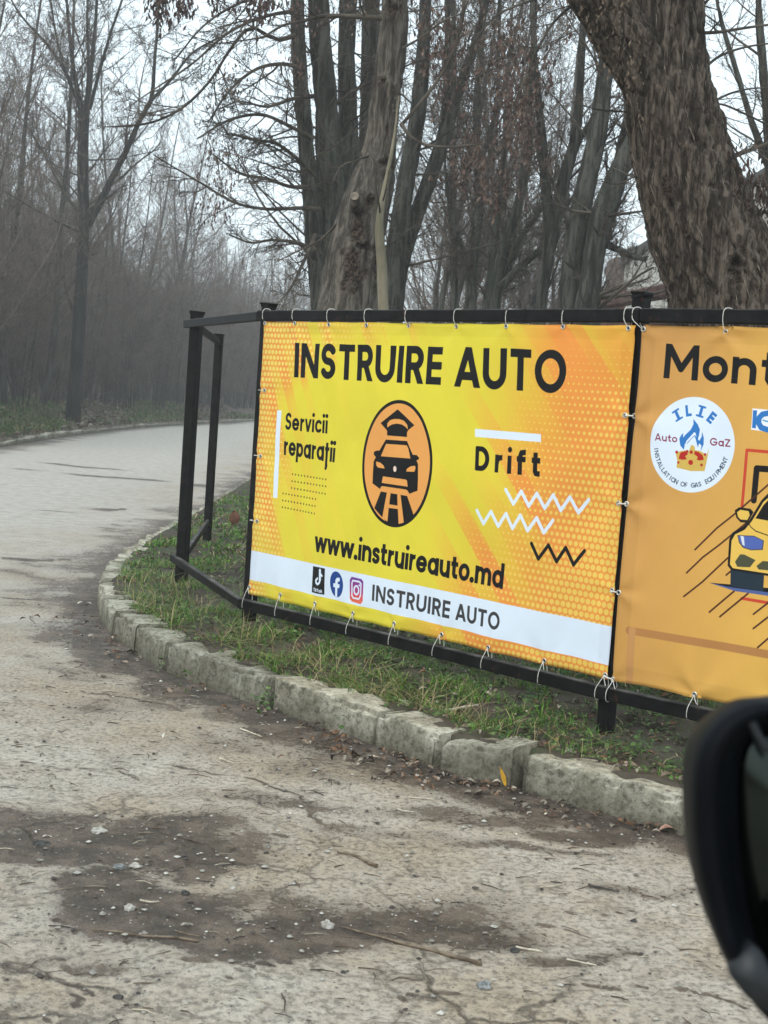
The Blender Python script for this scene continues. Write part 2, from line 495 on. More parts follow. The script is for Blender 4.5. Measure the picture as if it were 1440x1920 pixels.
# ------------------------------------------------------------------ the two banners: planes in the world
def dirv(az): return np.array([math.sin(az), -math.cos(az), 0.0])
B1_O = np.array([-0.7194, 7.6686, 1.7931]); B1_D = dirv(0.7642); B1_W = 2.478; BH = 1.5
B1_N = np.array([B1_D[1], -B1_D[0], 0.0])
if np.dot(B1_N, CAM - B1_O) < 0: B1_N = -B1_N
B2_O = B1_O + B1_D * (B1_W + 0.03) + np.array([0, 0, 0.004]); B2_D = dirv(0.86); B2_W = 2.5
B2_N = np.array([B2_D[1], -B2_D[0], 0.0])
if np.dot(B2_N, CAM - B2_O) < 0: B2_N = -B2_N
PPM = 900
class Art:
    def __init__(s, O, D, Nn, W, H, ppm=PPM):
        s.O, s.D, s.N, s.W, s.H, s.ppm = O, D, Nn, W, H, ppm
        s.w, s.h = int(W * ppm), int(H * ppm)
        s.img = np.zeros((s.h, s.w, 3))
    def uv(s, px, py):
        P = on_plane(px, py, s.O, s.N)
        return np.array([np.dot(P - s.O, s.D), s.O[2] - P[2]])
    def pts(s, L, mp=None):
        out = []
        for x, y in L:
            if mp: x, y = mp(x, y)
            out.append(s.uv(x, y))
        return np.array(out)
    def _blend(s, x0, y0, x1, y1, cov, col):
        cov = cov[..., None]
        s.img[y0:y1, x0:x1] = s.img[y0:y1, x0:x1] * (1 - cov) + np.array(col) * cov
    def _box(s, P, pad):
        x0 = max(0, int((P[:, 0].min() - pad) * s.ppm)); x1 = min(s.w, int((P[:, 0].max() + pad) * s.ppm) + 2)
        y0 = max(0, int((P[:, 1].min() - pad) * s.ppm)); y1 = min(s.h, int((P[:, 1].max() + pad) * s.ppm) + 2)
        return x0, y0, x1, y1
    def poly(s, P, col):
        P = np.asarray(P)
        x0, y0, x1, y1 = s._box(P, 0.003)
        if x1 <= x0 or y1 <= y0: return
        S = 3
        xs = (x0 + (np.arange((x1 - x0) * S) + .5) / S) / s.ppm
        ys = (y0 + (np.arange((y1 - y0) * S) + .5) / S) / s.ppm
        X, Y = np.meshgrid(xs, ys)
        ins = np.zeros(X.shape, bool)
        Q = np.roll(P, -1, 0)
        for (ax, ay), (bx, by) in zip(P, Q):
            if ay == by: continue
            c = ((ay > Y) != (by > Y)) & (X < (bx - ax) * (Y - ay) / (by - ay) + ax)
            ins ^= c
        cov = ins.reshape(y1 - y0, S, x1 - x0, S).mean((1, 3))
        s._blend(x0, y0, x1, y1, cov, col)
    def strokes(s, lines, hw, col, clip=None, A=None, b=None):
        """lines: list of polylines in uv; hw half width (m); clip: (inverse map, box) in glyph space"""
        allp = np.concatenate(lines)
        x0, y0, x1, y1 = s._box(allp, hw + 0.003)
        if x1 <= x0 or y1 <= y0: return
        X, Y = np.meshgrid((np.arange(x0, x1) + .5) / s.ppm, (np.arange(y0, y1) + .5) / s.ppm)
        d = np.full(X.shape, 9.0)
        for L in lines:
            for (ax, ay), (bx, by) in zip(L[:-1], L[1:]):
                ex, ey = bx - ax, by - ay
                q = ex * ex + ey * ey
                t = np.clip(((X - ax) * ex + (Y - ay) * ey) / q, 0, 1) if q > 0 else 0
                d = np.minimum(d, np.hypot(X - ax - t * ex, Y - ay - t * ey))
        cov = np.clip((hw - d) * s.ppm + 0.5, 0, 1)
        if clip is not None:
            Ai, o, bx = clip
            gx = Ai[0, 0] * (X - o[0]) + Ai[0, 1] * (Y - o[1])
            gy = Ai[1, 0] * (X - o[0]) + Ai[1, 1] * (Y - o[1])
            k = 1 / (abs(np.linalg.det(Ai)) ** .5) * s.ppm
            cov = cov * np.clip((gx - bx[0]) * k + .5, 0, 1) * np.clip((bx[1] - gx) * k + .5, 0, 1) * np.clip((gy - bx[2]) * k + .5, 0, 1) * np.clip((bx[3] - gy) * k + .5, 0, 1)
        s._blend(x0, y0, x1, y1, cov, col)
    def text(s, word, P0, P1, top, col, hw=0.1, sp=0.13, px=True, bold=1.0):
        """P0,P1 baseline ends, top = top of the first letter (photo pixels unless px False)"""
        if px: P0, P1, top = s.uv(*P0), s.uv(*P1), s.uv(*top)
        P0, P1, top = map(np.array, (P0, P1, top))
        upv = top - P0
        adv = [GL[c][0] for c in word]
        total = sum(adv) + sp * (len(word) - 1)
        ex = (P1 - P0) / total
        A = np.stack([ex, upv], 1)
        if abs(np.dot(nrm(ex), nrm(upv))) < 0.2:      # letters stand square on their baseline
            pass
        Ai = np.linalg.inv(A)
        x = 0
        hm = hw * np.linalg.norm(upv)
        for c, a in zip(word, adv):
            g = GL[c]
            o = P0 + ex * x
            k = np.array([hw * (np.linalg.norm(upv) / np.linalg.norm(ex)), hw])
            if g[1]:
                ls = []
                for L in g[1]:
                    L = np.array(L, float)
                    ls.append(o + L @ A.T)
                s.strokes(ls, hm, col, (Ai, o, g[2]))
            for (dx, dy, r) in g[3]:
                c0 = o + A @ np.array([dx, dy])
                s.strokes([np.array([c0, c0 + 1e-5])], r * np.linalg.norm(upv), col)
            x += a + sp
    def disc(s, c, rx, ry, col, n=72, px=None):
        a = np.linspace(0, 2 * np.pi, n, endpoint=False)
        s.poly(np.c_[c[0] + rx * np.cos(a), c[1] + ry * np.sin(a)], col)
def arc(cx, cy, rx, ry, a0, a1, n=14):
    t = np.radians(np.linspace(a0, a1, n))
    return [(cx + rx * math.cos(q), cy + ry * math.sin(q)) for q in t]
XH = .72
CB = (-.3, 2, 0, 1); LB = (-.3, 2, 0, XH); TB = (-.3, 2, 0, 1.02); DB = (-.3, 2, -.28, XH)
GL = {
 ' ': (.3, [], CB, []),
 'I': (.2, [[(.1, -.2), (.1, 1.2)]], CB, []),
 'N': (.84, [[(.1, -.2), (.1, 1.2)], [(.1, .98), (.74, .02)], [(.74, -.2), (.74, 1.2)]], CB, []),
 'S': (.66, [arc(.33, .70, .22, .2, 28, 262) + arc(.33, .30, .23, .2, 84, -152)], (-1, 2, -.02, 1.02), []),
 'T': (.72, [[(-.2, .9), (.92, .9)], [(.36, -.2), (.36, .9)]], (0, .72, 0, 1), []),
 'R': (.70, [[(.1, -.2), (.1, 1.2)], [(.1, .9)] + arc(.36, .68, .22, .22, 90, -90) + [(.1, .46)], [(.36, .46), (.66, -.1)]], CB, []),
 'U': (.80, [[(.1, 1.2)] + arc(.40, .38, .30, .29, 180, 360) + [(.70, 1.2)]], (-1, 2, -.02, 1), []),
 'E': (.60, [[(.1, -.2), (.1, 1.2)], [(.1, .9), (.9, .9)], [(.1, .5), (.54, .5)], [(.1, .1), (.9, .1)]], (0, .6, 0, 1), []),
 'A': (.86, [[(.02, -.14), (.43, 1.0), (.84, -.14)], [(.2, .28), (.66, .28)]], CB, []),
 'O': (1.0, [arc(.5, .5, .4, .41, 0, 360, 32)], (-1, 2, -.02, 1.02), []),
 'D': (.80, [[(.1, .1), (.1, .9), (.30, .9)] + arc(.30, .5, .38, .4, 90, -90, 18) + [(.1, .1)]], (0, 2, 0, 1), []),
 'M': (1.0, [[(.1, -.2), (.1, 1.0)], [(.1, .96), (.5, .30), (.9, .96)], [(.9, -.2), (.9, 1.2)]], CB, []),
 'L': (.56, [[(.1, 1.2), (.1, .1), (.9, .1)]], (0, .56, 0, 1), []),
 'F': (.58, [[(.1, -.2), (.1, .9), (.9, .9)], [(.1, .48), (.52, .48)]], (0, .58, 0, 1), []),
 'P': (.66, [[(.1, -.2), (.1, .9)] + arc(.34, .66, .22, .24, 90, -90) + [(.1, .42)]], (0, 2, 0, 1), []),
 'Q': (1.0, [arc(.5, .5, .4, .41, 0, 360, 32), [(.6, .3), (.9, -.02)]], (-1, 2, -.06, 1.02), []),
 'G': (.96, [arc(.5, .5, .4, .41, 42, 350, 28) + [(.88, .47), (.52, .47)]], (-1, 2, -.02, 1.02), []),
 'Z': (.7, [[(-.2, .9), (.60, .9), (.10, .1), (.9, .1)]], (0, .7, 0, 1), []),
 'k': (.62, [[(.1, -.2), (.1, 1.2)], [(.1, .26), (.62, .80)], [(.28, .42), (.64, -.08)]], (0, .62, 0, 1), []),
 'i': (.2, [[(.1, -.2), (.1, .9)]], LB, [(.1, .96, .115)]),
 'e': (.72, [arc(.36, .36, .27, .27, 0, 318, 22), [(.10, .36), (.63, .36)]], (-1, 2, -.02, .74), []),
 'r': (.42, [[(.1, -.2), (.1, .9)], [(.1, .30), (.13, .48), (.22, .59), (.46, .63)]], (0, .42, 0, XH), []),
 'v': (.66, [[(.02, .86), (.33, .0), (.64, .86)]], LB, []),
 'c': (.64, [arc(.36, .36, .27, .27, 48, 312, 20)], (-1, 2, -.02, .74), []),
 'p': (.74, [arc(.38, .36, .26, .27, 0, 360, 22), [(.1, -.5), (.1, .9)]], DB, []),
 'd': (.74, [arc(.36, .36, .26, .27, 0, 360, 22), [(.64, -.2), (.64, 1.3)]], (-1, 2, -.02, 1.03), []),
 'a': (.74, [arc(.36, .36, .26, .27, 0, 360, 22), [(.64, -.2), (.64, .9)]], (-1, 2, -.02, .74), []),
 'ț': (.46, [[(.20, -.2), (.20, .93)], [(-.1, .62), (.6, .62)], [(.24, -.21), (.18, -.36)]], (0, .46, -.46, .93), []),
 't': (.46, [[(.20, .93), (.20, .2), (.26, .11), (.5, .10)], [(-.1, .62), (.6, .62)]], (0, .46, 0, .93), []),
 'f': (.46, [[(.16, -.2), (.16, .72), (.22, .87), (.5, .91)], [(-.1, .62), (.6, .62)]], (-.02, .46, 0, 1.02), []),
 'n': (.68, [[(.1, -.2), (.1, .9)], arc(.34, .38, .24, .25, 180, 0) + [(.58, -.2)]], (-1, 2, 0, .74), []),
 'm': (1.06, [[(.1, -.2), (.1, .9)], arc(.315, .40, .215, .23, 180, 0) + [(.53, -.2)], arc(.745, .40, .215, .23, 180, 0) + [(.96, -.2)]], (-1, 2, 0, .74), []),
 'u': (.68, [[(.58, -.2), (.58, .9)], [(.1, .9)] + arc(.34, .34, .24, .25, 180, 360)], (-1, 2, -.02, XH), []),
 'o': (.72, [arc(.36, .36, .27, .27, 0, 360, 24)], (-1, 2, -.02, .74), []),
 's': (.52, [arc(.26, .50, .17, .13, 30, 262, 10) + arc(.26, .22, .18, .135, 84, -150, 10)], (-1, 2, -.02, .74), []),
 'w': (1.0, [[(.02, .86), (.27, .06), (.5, .72), (.73, .06), (.98, .86)]], LB, []),
 '.': (.22, [], LB, [(.11, .11, .125)]),
}
def lin(r, g, b):
    return tuple(((c / 255 / 12.92) if c / 255 <= .04045 else ((c / 255 + .055) / 1.055) ** 2.4) for c in (r, g, b))
INK = (.006, .006, .007)
WHITE = (.69, .77, .88)
YEL = np.array([.72, .61, .05]); ORA = np.array([.78, .23, .045]); ORL = np.array([.76, .46, .09])

def art_one():
    A = Art(B1_O, B1_D, B1_N, B1_W, BH)
    X, Y = np.meshgrid((np.arange(A.w) + .5) / A.ppm, (np.arange(A.h) + .5) / A.ppm)
    # slanted rays over the yellow; the orange comes in from the left edge and the right corner
    def rays(c, width, seed):
        q = c / width
        i = np.floor(q)
        a0, a1 = _hash(i, i * 0, i * 0, seed), _hash(np.floor(q * .37), i * 0, i * 0, seed + 1)
        return a0 * .6 + a1 * .4
    rl = rays(X * .90 - Y * .43 + 2, .075, 5)
    rr = rays(X * .74 - Y * .67 + 3, .095, 9)
    reach = .27 + .85 * sstep(.45, .0, Y) + .05 * Y
    left = (1 - sstep(.0, 1.0, X / reach - (rl - .5) * .9)) * (.75 + .5 * rl)
    left = left + .22 * (rl > .55) * (1 - sstep(.2, .9, X)) * sstep(.2, .5, Y)
    e1 = (X - 1.52) / .62 + (Y - .55) * .42
    right = sstep(.0, 1.25, e1 + (rr - .45) * 1.0) * (.72 + .5 * rr)
    right = right + .25 * sstep(1.1, 1.5, Y) * sstep(1.0, 1.7, X)
    o = np.clip(left * (X < 1.25) + right * (X > .9), 0, 1)
    img = YEL * (1 - o[..., None]) + (ORL * .25 + ORA * .75) * o[..., None]
    img *= (1 + (rl - .5) * .06 * (X < 1.1) + (rr - .5) * .07 * (X > 1.1))[..., None]
    # halftone dots growing towards the corners
    p = .0300
    row = np.floor(Y / p)
    xx = X / p + .5 * (row % 2)
    dx, dy = (xx - np.floor(xx) - .5), (Y / p - row - .5)
    d = np.hypot(dx, dy)
    fl = np.clip(1.15 - X / (.20 + .80 * sstep(.40, .0, Y) + .12 * sstep(.3, 1.0, Y)), 0, 1)
    fr = np.clip((X - 1.50) / .95 + (Y - .75) * .55, 0, 1) * sstep(.06, .35, Y)
    rad = np.where(X < 1.2, .40 * np.sqrt(fl), .09 * (fr > .02) + .33 * fr ** 1.5)
    rad = np.where(rad > .08, rad, 0)
    cov = np.clip((rad - d) * p * A.ppm + .5, 0, 1) * (rad > 0) * np.clip(o * 2.2, .25, 1)
    dotc = np.where((X < 1.2)[..., None], np.array([.80, .62, .14]), np.array([.80, .54, .11]))
    img = img * (1 - cov[..., None]) + dotc * cov[..., None]
    A.img = img
    A.text('INSTRUIRE', (553, 707.5), (828, 722), (556, 643), INK, .103, .13)
    A.text('AUTO', (855, 725), (1061, 738), (858, 650), INK, .103, .13)
    A.text('Servicii', (536, 806), (614, 813), (538, 773), INK, .088, .11)
    A.text('reparații', (533, 853), (628, 867), (535, 817), INK, .088, .10)
    A.text('Drift', (890, 882), (1011, 894), (892, 836), INK, .11, .32)
    A.text('www.instruireauto.md', (591, 1034), (941, 1104), (594, 994), INK, .098, .085)
    A.poly(A.pts([(521.5, 769), (529.5, 770), (519.5, 934), (511.5, 933)]), WHITE)
    A.poly(A.pts([(891, 804), (1014, 814), (1014, 829), (891, 819)]), WHITE)
    for a, b in (((549, 889), (612, 899)), ((548, 902), (612, 912)), ((547, 915), (611, 926)), ((531, 925), (592, 936)), ((530, 938), (591, 949)), ((529, 951), (590, 963))):
        a, b = A.uv(*a), A.uv(*b)
        for t in np.linspace(0, 1, 12):
            c = a + (b - a) * t
            A.disc(c, .0052, .0058, (.10, .08, .02), 8)
    def zz(L, col, hw):
        A.strokes([A.pts(L)], hw, col)
    zz([(948, 918), (962, 945), (977, 921), (991, 949), (1006, 925), (1021, 953), (1037, 928), (1051, 957), (1068, 932), (1083, 961), (1102, 937)], WHITE, .0085)
    zz([(893, 957), (905, 982), (920, 959), (933, 987), (948, 963), (960, 991), (975, 966), (989, 995), (1006, 971), (1019, 999), (1036, 976)], WHITE, .0085)
    zz([(996, 1019), (1009, 1048), (1028, 1022), (1043, 1053), (1060, 1027), (1075, 1059), (1095, 1033)], INK, .0085)
    # oval badge: cap over a car on a road
    z = lambda x, y: (x / 6.4 + 640, y / 6.4 + 720)
    P = lambda L: A.pts(L, z)
    L_, R_, T_, B_ = A.uv(*z(262, 960)), A.uv(*z(1097, 950)), A.uv(*z(690, 190)), A.uv(*z(655, 1725))
    c = np.array([(L_[0] + R_[0]) / 2, (T_[1] + B_[1]) / 2]); rx, ry = (R_[0] - L_[0]) / 2, (B_[1] - T_[1]) / 2
    OR2 = (.76, .34, .09)
    A.disc(c, rx, ry, INK)
    A.disc(c, rx - .017, ry - .017, OR2)
    # road, kept inside the badge by the ring drawn after it
    A.poly(P([(485, 1290), (793, 1343), (862, 1575), (700, 1715), (590, 1710), (405, 1490)]), INK)
    A.poly(P([(560, 1300), (603, 1309), (583, 1445), (575, 1487), (555, 1650), (497, 1608)]), OR2)
    A.poly(P([(680, 1322), (717, 1330), (745, 1662), (685, 1680), (680, 1500), (678, 1462)]), OR2)
    A.poly(P([(583, 1443), (680, 1460), (682, 1500), (575, 1487)]), OR2)
    A.poly(P([(690, 305), (893, 495), (820, 555), (805, 580), (803, 637), (565, 618), (565, 560), (490, 470)]), INK)
    A.poly(P([(568, 525), (568, 475), (600, 435), (650, 420), (710, 422), (765, 442), (805, 490), (815, 548), (785, 515), (740, 487), (680, 476), (625, 486), (590, 505)]), OR2)
    A.poly(P([(550, 668), (805, 685), (845, 790), (872, 850), (915, 852), (945, 885), (935, 910), (913, 915), (930, 960), (925, 1130), (915, 1280), (820, 1318), (800, 1278), (780, 1266), (505, 1225), (488, 1232), (475, 1260), (383, 1192), (390, 1060), (402, 930), (428, 878), (403, 845), (408, 812), (445, 798), (472, 800)]), INK)
    A.poly(P([(553, 718), (800, 736), (818, 770), (843, 895), (488, 867)]), OR2)
    A.poly(P([(430, 930), (480, 943), (520, 980), (532, 1015), (450, 1002), (432, 975)]), OR2)
    A.poly(P([(895, 980), (900, 1012), (885, 1054), (790, 1050), (800, 1018), (842, 988)]), OR2)
    a = np.linspace(0, 2 * np.pi, 20)[:-1]
    A.poly(P([(658 + 19 * math.cos(q), 1020 + 36 * math.sin(q)) for q in a]), (.8, .62, .5))
    A.poly(P([(512, 1108), (780, 1146), (797, 1158), (803, 1232), (495, 1186)]), OR2)
    # white strip with the badges
    A.poly(A.pts([(455, 1028.5), (1165, 1179), (1160, 1253), (452, 1083)]), WHITE)
    q = lambda x, y: (x / 3.13 + 440, y / 3.13 + 860)
    Q = lambda L: A.pts(L, q)
    A.poly(Q([(462, 630), (537, 645), (529, 800), (453, 784)]), (.012, .012, .014))
    note = [(505, 655), (505, 712)]
    A.strokes([Q(note)], .0085, WHITE)
    A.strokes([Q([(505, 657), (507, 675), (517, 688)])], .006, WHITE)
    A.strokes([Q([(505, 712), (501, 730), (490, 737), (481, 728), (480, 714), (489, 703)])], .006, WHITE)
    A.text('TikTok', q(463, 776), q(516, 789), q(463.5, 757), WHITE, .12, .12)
    def ell(cx, cy, rx, ry, col, sl=.0):
        a = np.linspace(0, 2 * np.pi, 40)[:-1]
        A.poly(Q([(cx + rx * math.cos(t), cy + ry * math.sin(t) + sl * rx * math.cos(t)) for t in a]), col)
    ell(603, 739, 38, 77, (.015, .06, .25), .2)
    A.poly(Q([(594, 812), (594, 757), (583, 755), (584, 732), (595, 734), (597, 712), (606, 699), (622, 701), (621, 722), (611, 722), (609, 737), (621, 740), (618, 762), (608, 760), (606, 815)]), WHITE)
    # rounded square badge with a camera, purple to orange down its height
    for k in range(24):
        t0, t1 = k / 24, (k + 1) / 24
        col = np.array([.16, .045, .30]) * (1 - t0) + np.array([.62, .04, .10]) * t0 if t0 < .6 else np.array([.62, .04, .12]) * (1 - (t0 - .6) / .4) + np.array([.75, .16, .06]) * (t0 - .6) / .4
        ins = 9 * max(0, 1 - min(t0, 1 - t1) / .09)
        A.poly(Q([(680 + ins - 2 * t0, 692 + 145 * t0), (759 - ins - 3 * t0, 707 + 147 * t0), (759 - ins - 3 * t1, 707 + 147 * t1 + 1), (680 + ins - 2 * t1, 692 + 145 * t1 + 1)]), col)
    A.strokes([Q([(697, 715), (735, 722), (745, 735), (742, 805), (733, 824), (697, 817), (690, 803), (692, 730), (697, 715)])], .0045, WHITE)
    a = np.linspace(0, 2 * np.pi, 24)
    A.strokes([Q([(717 + 14 * math.cos(t), 772 + 25 * math.sin(t)) for t in a])], .005, WHITE)
    A.strokes([Q([(735, 743), (735.5, 744)])], .005, WHITE)
    A.text('INSTRUIRE', (698, 1127), (840, 1160.5), (700, 1096), (.045, .045, .05), .098, .13)
    A.text('AUTO', (851.5, 1163), (936, 1183), (853, 1131), (.045, .045, .05), .098, .13)
    # doubled hem: the weld line along the edges
    hem = np.minimum(np.minimum(X, B1_W - X), np.minimum(Y, BH - Y))
    A.img *= (1 - .06 * np.clip((.062 - hem) / .004, 0, 1))[..., None]
    return A

def art_two():
    A = Art(B2_O, B2_D, B2_N, B2_W, BH, 800)
    X, Y = np.meshgrid((np.arange(A.w) + .5) / A.ppm, (np.arange(A.h) + .5) / A.ppm)
    g = sstep(.0, 1.0, X * .8 + Y * .15) * .8 + .25 * sstep(.5, .0, Y) * sstep(.2, .7, X)
    a, b = np.array([.56, .285, .082]), np.array([.80, .475, .09])
    A.img = a + (b - a) * np.clip(g, 0, 1)[..., None]
    Z8 = lambda x, y: (x / 4.5 + 1120, y / 4.5 + 540)
    Z1 = lambda x, y: (x / 3.84 + 1120, y / 3.84 + 860)
    P8 = lambda L: A.pts(L, Z8)
    P1 = lambda L: A.pts(L, Z1)
    A.text('Mont', (1243, 708.5), (1457, 725.5), (1248.5, 643), INK, .098, .1)
    # brown frame printed low on the sheet
    br = (.44, .20, .065)
    A.strokes([P1([(235, 1236), (1229, 1408), (1500, 1452)])], .0165, br)
    A.strokes([P1([(258, 1236), (232, 1600)])], .0165, tuple(np.array(br) * .5 + a * .5 + .02))
    # round badge
    L_, R_, T_, B_ = A.uv(1219.5, 834), A.uv(1377.5, 836), A.uv(1301, 744), A.uv(1297, 924)
    c = np.array([(L_[0] + R_[0]) / 2, (T_[1] + B_[1]) / 2]); rx, ry = (R_[0] - L_[0]) / 2, (B_[1] - T_[1]) / 2
    A.disc(c, rx, ry, (.68, .76, .87), 96)
    blue = (.03, .17, .48)
    def rotletter(ch, ang, rr, size, col, hw, out=True, adv=None):
        th = math.radians(ang)
        rad = np.array([math.cos(th) * rx, -math.sin(th) * ry])
        o = c + rad * rr
        upv = nrm(rad) * size * (1 if out else -1)
        ex = np.array([-upv[1], upv[0]]) * (rx / ry if abs(upv[0]) < abs(upv[1]) else 1)
        a_ = GL[ch][0]
        p0 = o - ex * a_ / 2
        A.text(ch, p0, p0 + ex * a_, p0 + upv, col, hw, 0, px=False)
    for ch, ang in (('I', 124), ('L', 102), ('I', 78), ('E', 55)):
        rotletter(ch, ang, .60, .047, blue, .14)
        if ch == 'I':   # serifs
            th = math.radians(ang); rad = np.array([math.cos(th) * rx, -math.sin(th) * ry]); up = nrm(rad); e = np.array([-up[1], up[0]])
            o = c + rad * .60
            for k, w in ((.004, .018), (.043, .018 if ch != 'L' else .012)):
                q = o + up * k
                A.strokes([np.array([q - e * w * .8, q + e * w * .8])], .004, blue)
    s_ = 'INSTALLATION OF GAS EQUIPMENT'
    n = len(s_)
    for i, ch in enumerate(s_):
        ang = 190 + (344 - 190) * i / (n - 1)
        if ch != ' ': rotletter(ch, ang, .90, .020, (.05, .07, .11), .09, out=False)
    mar = (.22, .012, .05)
    A.text('Auto', Z8(490, 1287), Z8(680, 1304), Z8(492, 1225), mar, .085, .1)
    A.text('GaZ', Z8(949, 1328), Z8(1122, 1343), Z8(951, 1262), mar, .085, .1)
    A.poly(P8([(735, 1365), (705, 1330), (697, 1270), (712, 1240), (728, 1225), (728, 1262), (745, 1240), (790, 1195), (812, 1150), (810, 1105), (848, 1150), (867, 1195), (860, 1240), (850, 1275), (862, 1290), (882, 1255), (885, 1212), (900, 1265), (898, 1320), (872, 1380), (880, 1330), (862, 1310), (850, 1345), (832, 1275), (822, 1250), (795, 1275), (765, 1310), (752, 1335), (755, 1310), (742, 1318)]), blue)
    A.poly(P8([(745, 1320), (755, 1290), (790, 1250), (820, 1215), (832, 1225), (838, 1262), (826, 1240), (795, 1268), (762, 1305), (755, 1345)]), (.68, .76, .87))
    gold = (.60, .40, .09)
    A.poly(P8([(652, 1325), (668, 1395), (700, 1378), (745, 1370), (775, 1380), (795, 1322), (822, 1335), (828, 1370), (860, 1372), (890, 1385), (920, 1415), (945, 1350), (930, 1430), (905, 1545), (790, 1545), (672, 1515), (680, 1460)]), gold)
    red = (.42, .02, .015)
    A.poly(P8([(690, 1440), (705, 1390), (750, 1375), (770, 1400), (745, 1420), (760, 1445), (720, 1450)]), red)
    A.poly(P8([(815, 1400), (850, 1380), (890, 1410), (900, 1450), (870, 1455), (840, 1450), (850, 1425)]), red)
    for x, y, r in ((762, 1378, 11), (795, 1385, 14), (832, 1387, 11), (675, 1385, 12), (910, 1405, 11), (688, 1472, 10), (790, 1472, 20), (880, 1493, 11)):
        A.poly(P8([(x + r * math.cos(t), y + r * 1.1 * math.sin(t)) for t in np.linspace(0, 6.28, 14)[:-1]]), red)
    # logo of a second firm at the frame's edge
    A.poly(P8([(1308, 1015), (1640, 1045), (1632, 1240), (1295, 1195)]), (.78, .8, .83))
    A.poly(P8([(1312, 1032), (1345, 1032), (1335, 1185), (1303, 1180)]), blue)
    A.strokes([P8([(1620, 1075), (1440, 1055), (1390, 1065), (1362, 1095), (1358, 1140), (1380, 1178), (1430, 1195), (1610, 1212)])], .011, blue)
    A.strokes([P8([(1395, 1115), (1425, 1125), (1470, 1128), (1540, 1120)])], .003, (.1, .35, .6))
    # red and black square frames and the car with speed lines
    rd = (.55, .06, .03)
    A.strokes([P1([(1040, 350), (1076, -62), (1900, 10)])], .0062, rd)
    A.strokes([P1([(1040, 1006), (1229, 1037), (1900, 1130)])], .0062, rd)
    A.strokes([P1([(1125, 300), (1146, 70), (1229, 76), (1900, 130)])], .0125, INK)
    for L in ([(1300, 125), (1229, 187), (980, 405), (860, 500), (705, 655)], [(1075, 460), (880, 620), (760, 710), (645, 822)], [(940, 715), (760, 885), (625, 992)], [(985, 955), (807, 1105)], [(1085, 970), (882, 1138)],
              [(1260, 1015), (1125, 1120)], [(1270, 1110), (1125, 1223)], [(1290, 1245), (1158, 1360)], [(975, 800), (930, 838)]):
        A.strokes([P1(L)], .0036, (.07, .02, .01))
    yel = (.78, .50, .10)
    uc = A.uv(*Z1(1310, 600))[0]
    def car(L, col):
        U = P1(L)
        A.poly(U, col)
        V = U.copy(); V[:, 0] = 2 * uc - V[:, 0]
        A.poly(V, col)
    car([(805, 893), (960, 915), (1320, 960), (1320, 1000), (1000, 955)], (.08, .12, .30))
    car([(805, 893), (960, 905), (1320, 940), (1320, 975), (960, 925)], INK)
    car([(962, 800), (1200, 830), (1195, 955), (960, 918)], (.015, .03, .045))
    car([(1320, 225), (1229, 250), (1180, 300), (1090, 450), (1050, 490), (975, 530), (950, 580), (940, 770), (965, 802), (1320, 860)], INK)
    car([(1320, 262), (1229, 283), (1195, 312), (1112, 450), (1060, 512), (992, 545), (967, 590), (957, 760), (977, 788), (1320, 842)], yel)
    car([(1320, 275), (1229, 300), (1195, 335), (1138, 430), (1229, 446), (1320, 455)], INK)
    car([(1088, 470), (1100, 492), (1140, 525), (1229, 556), (1320, 575), (1320, 566), (1229, 549), (1142, 518), (1105, 488), (1094, 466)], INK)
    car([(988, 372), (1020, 350), (1100, 360), (1124, 385), (1082, 462), (1030, 458), (1000, 425)], INK)
    car([(1005, 385), (1030, 368), (1088, 378), (1096, 408), (1078, 442), (1030, 438), (1012, 418)], yel)
    car([(1008, 550), (1130, 555), (1200, 590), (1192, 657), (1110, 660), (1050, 642), (1020, 605)], (.06, .06, .06))
    car([(1014, 555), (1130, 561), (1193, 592), (1186, 650), (1110, 653), (1054, 636), (1026, 600)], (.08, .13, .42))
    car([(1030, 556), (1055, 560), (1062, 628), (1045, 618)], (.7, .72, .78))
    car([(1030, 688), (1060, 690), (1140, 730), (1100, 782), (1010, 778), (993, 742)], (.07, .075, .04))
    car([(1145, 772), (1190, 737), (1320, 745), (1320, 812), (1160, 798)], (.07, .075, .04))
    hem = np.minimum(np.minimum(X, B2_W - X), np.minimum(Y, BH - Y))
    A.img *= (1 - .07 * np.clip((.07 - hem) / .004, 0, 1))[..., None]
    return A
def art_material(name, A):
    img = bpy.data.images.new(name, A.w, A.h, alpha=False, float_buffer=False)
    L = np.clip(A.img[::-1], 0, 1)
    srgb = np.where(L <= .0031308, L * 12.92, 1.055 * np.power(np.maximum(L, 1e-6), 1 / 2.4) - .055)
    img.pixels.foreach_set(np.concatenate([srgb, np.ones((A.h, A.w, 1))], -1).astype(np.float32).ravel())
    img.pack()
    m, nt, bs = nt_new(name)
    t = N(nt, 'ShaderNodeTexImage')
    t.image = img
    t.interpolation = 'Linear'
    t.extension = 'EXTEND'
    uvn = N(nt, 'ShaderNodeUVMap')
    nt.links.new(uvn.outputs[0], t.inputs[0])
    v = coords(nt)
    dust = noisen(nt, v, 2.2, 5)
    nt.links.new(mixc(nt, 1.0, t.outputs[0], ramp(nt, dust, [(0.3, (.93, .93, .93)), (.7, (1.04, 1.04, 1.04))]), 'MULTIPLY'), bs.inputs['Base Color'])
    bs.inputs['Roughness'].default_value = 0.5
    bs.inputs['Specular IOR Level'].default_value = 0.15
    wv = N(nt, 'ShaderNodeTexWave')
    wv.inputs['Scale'].default_value = 260
    nt.links.new(v, wv.inputs['Vector'])
    bumpn(nt, bs, mathn(nt, 'ADD', noisen(nt, v, 180, 2), noisen(nt, v, 9, 3)), 0.12, 0.004)
    return m
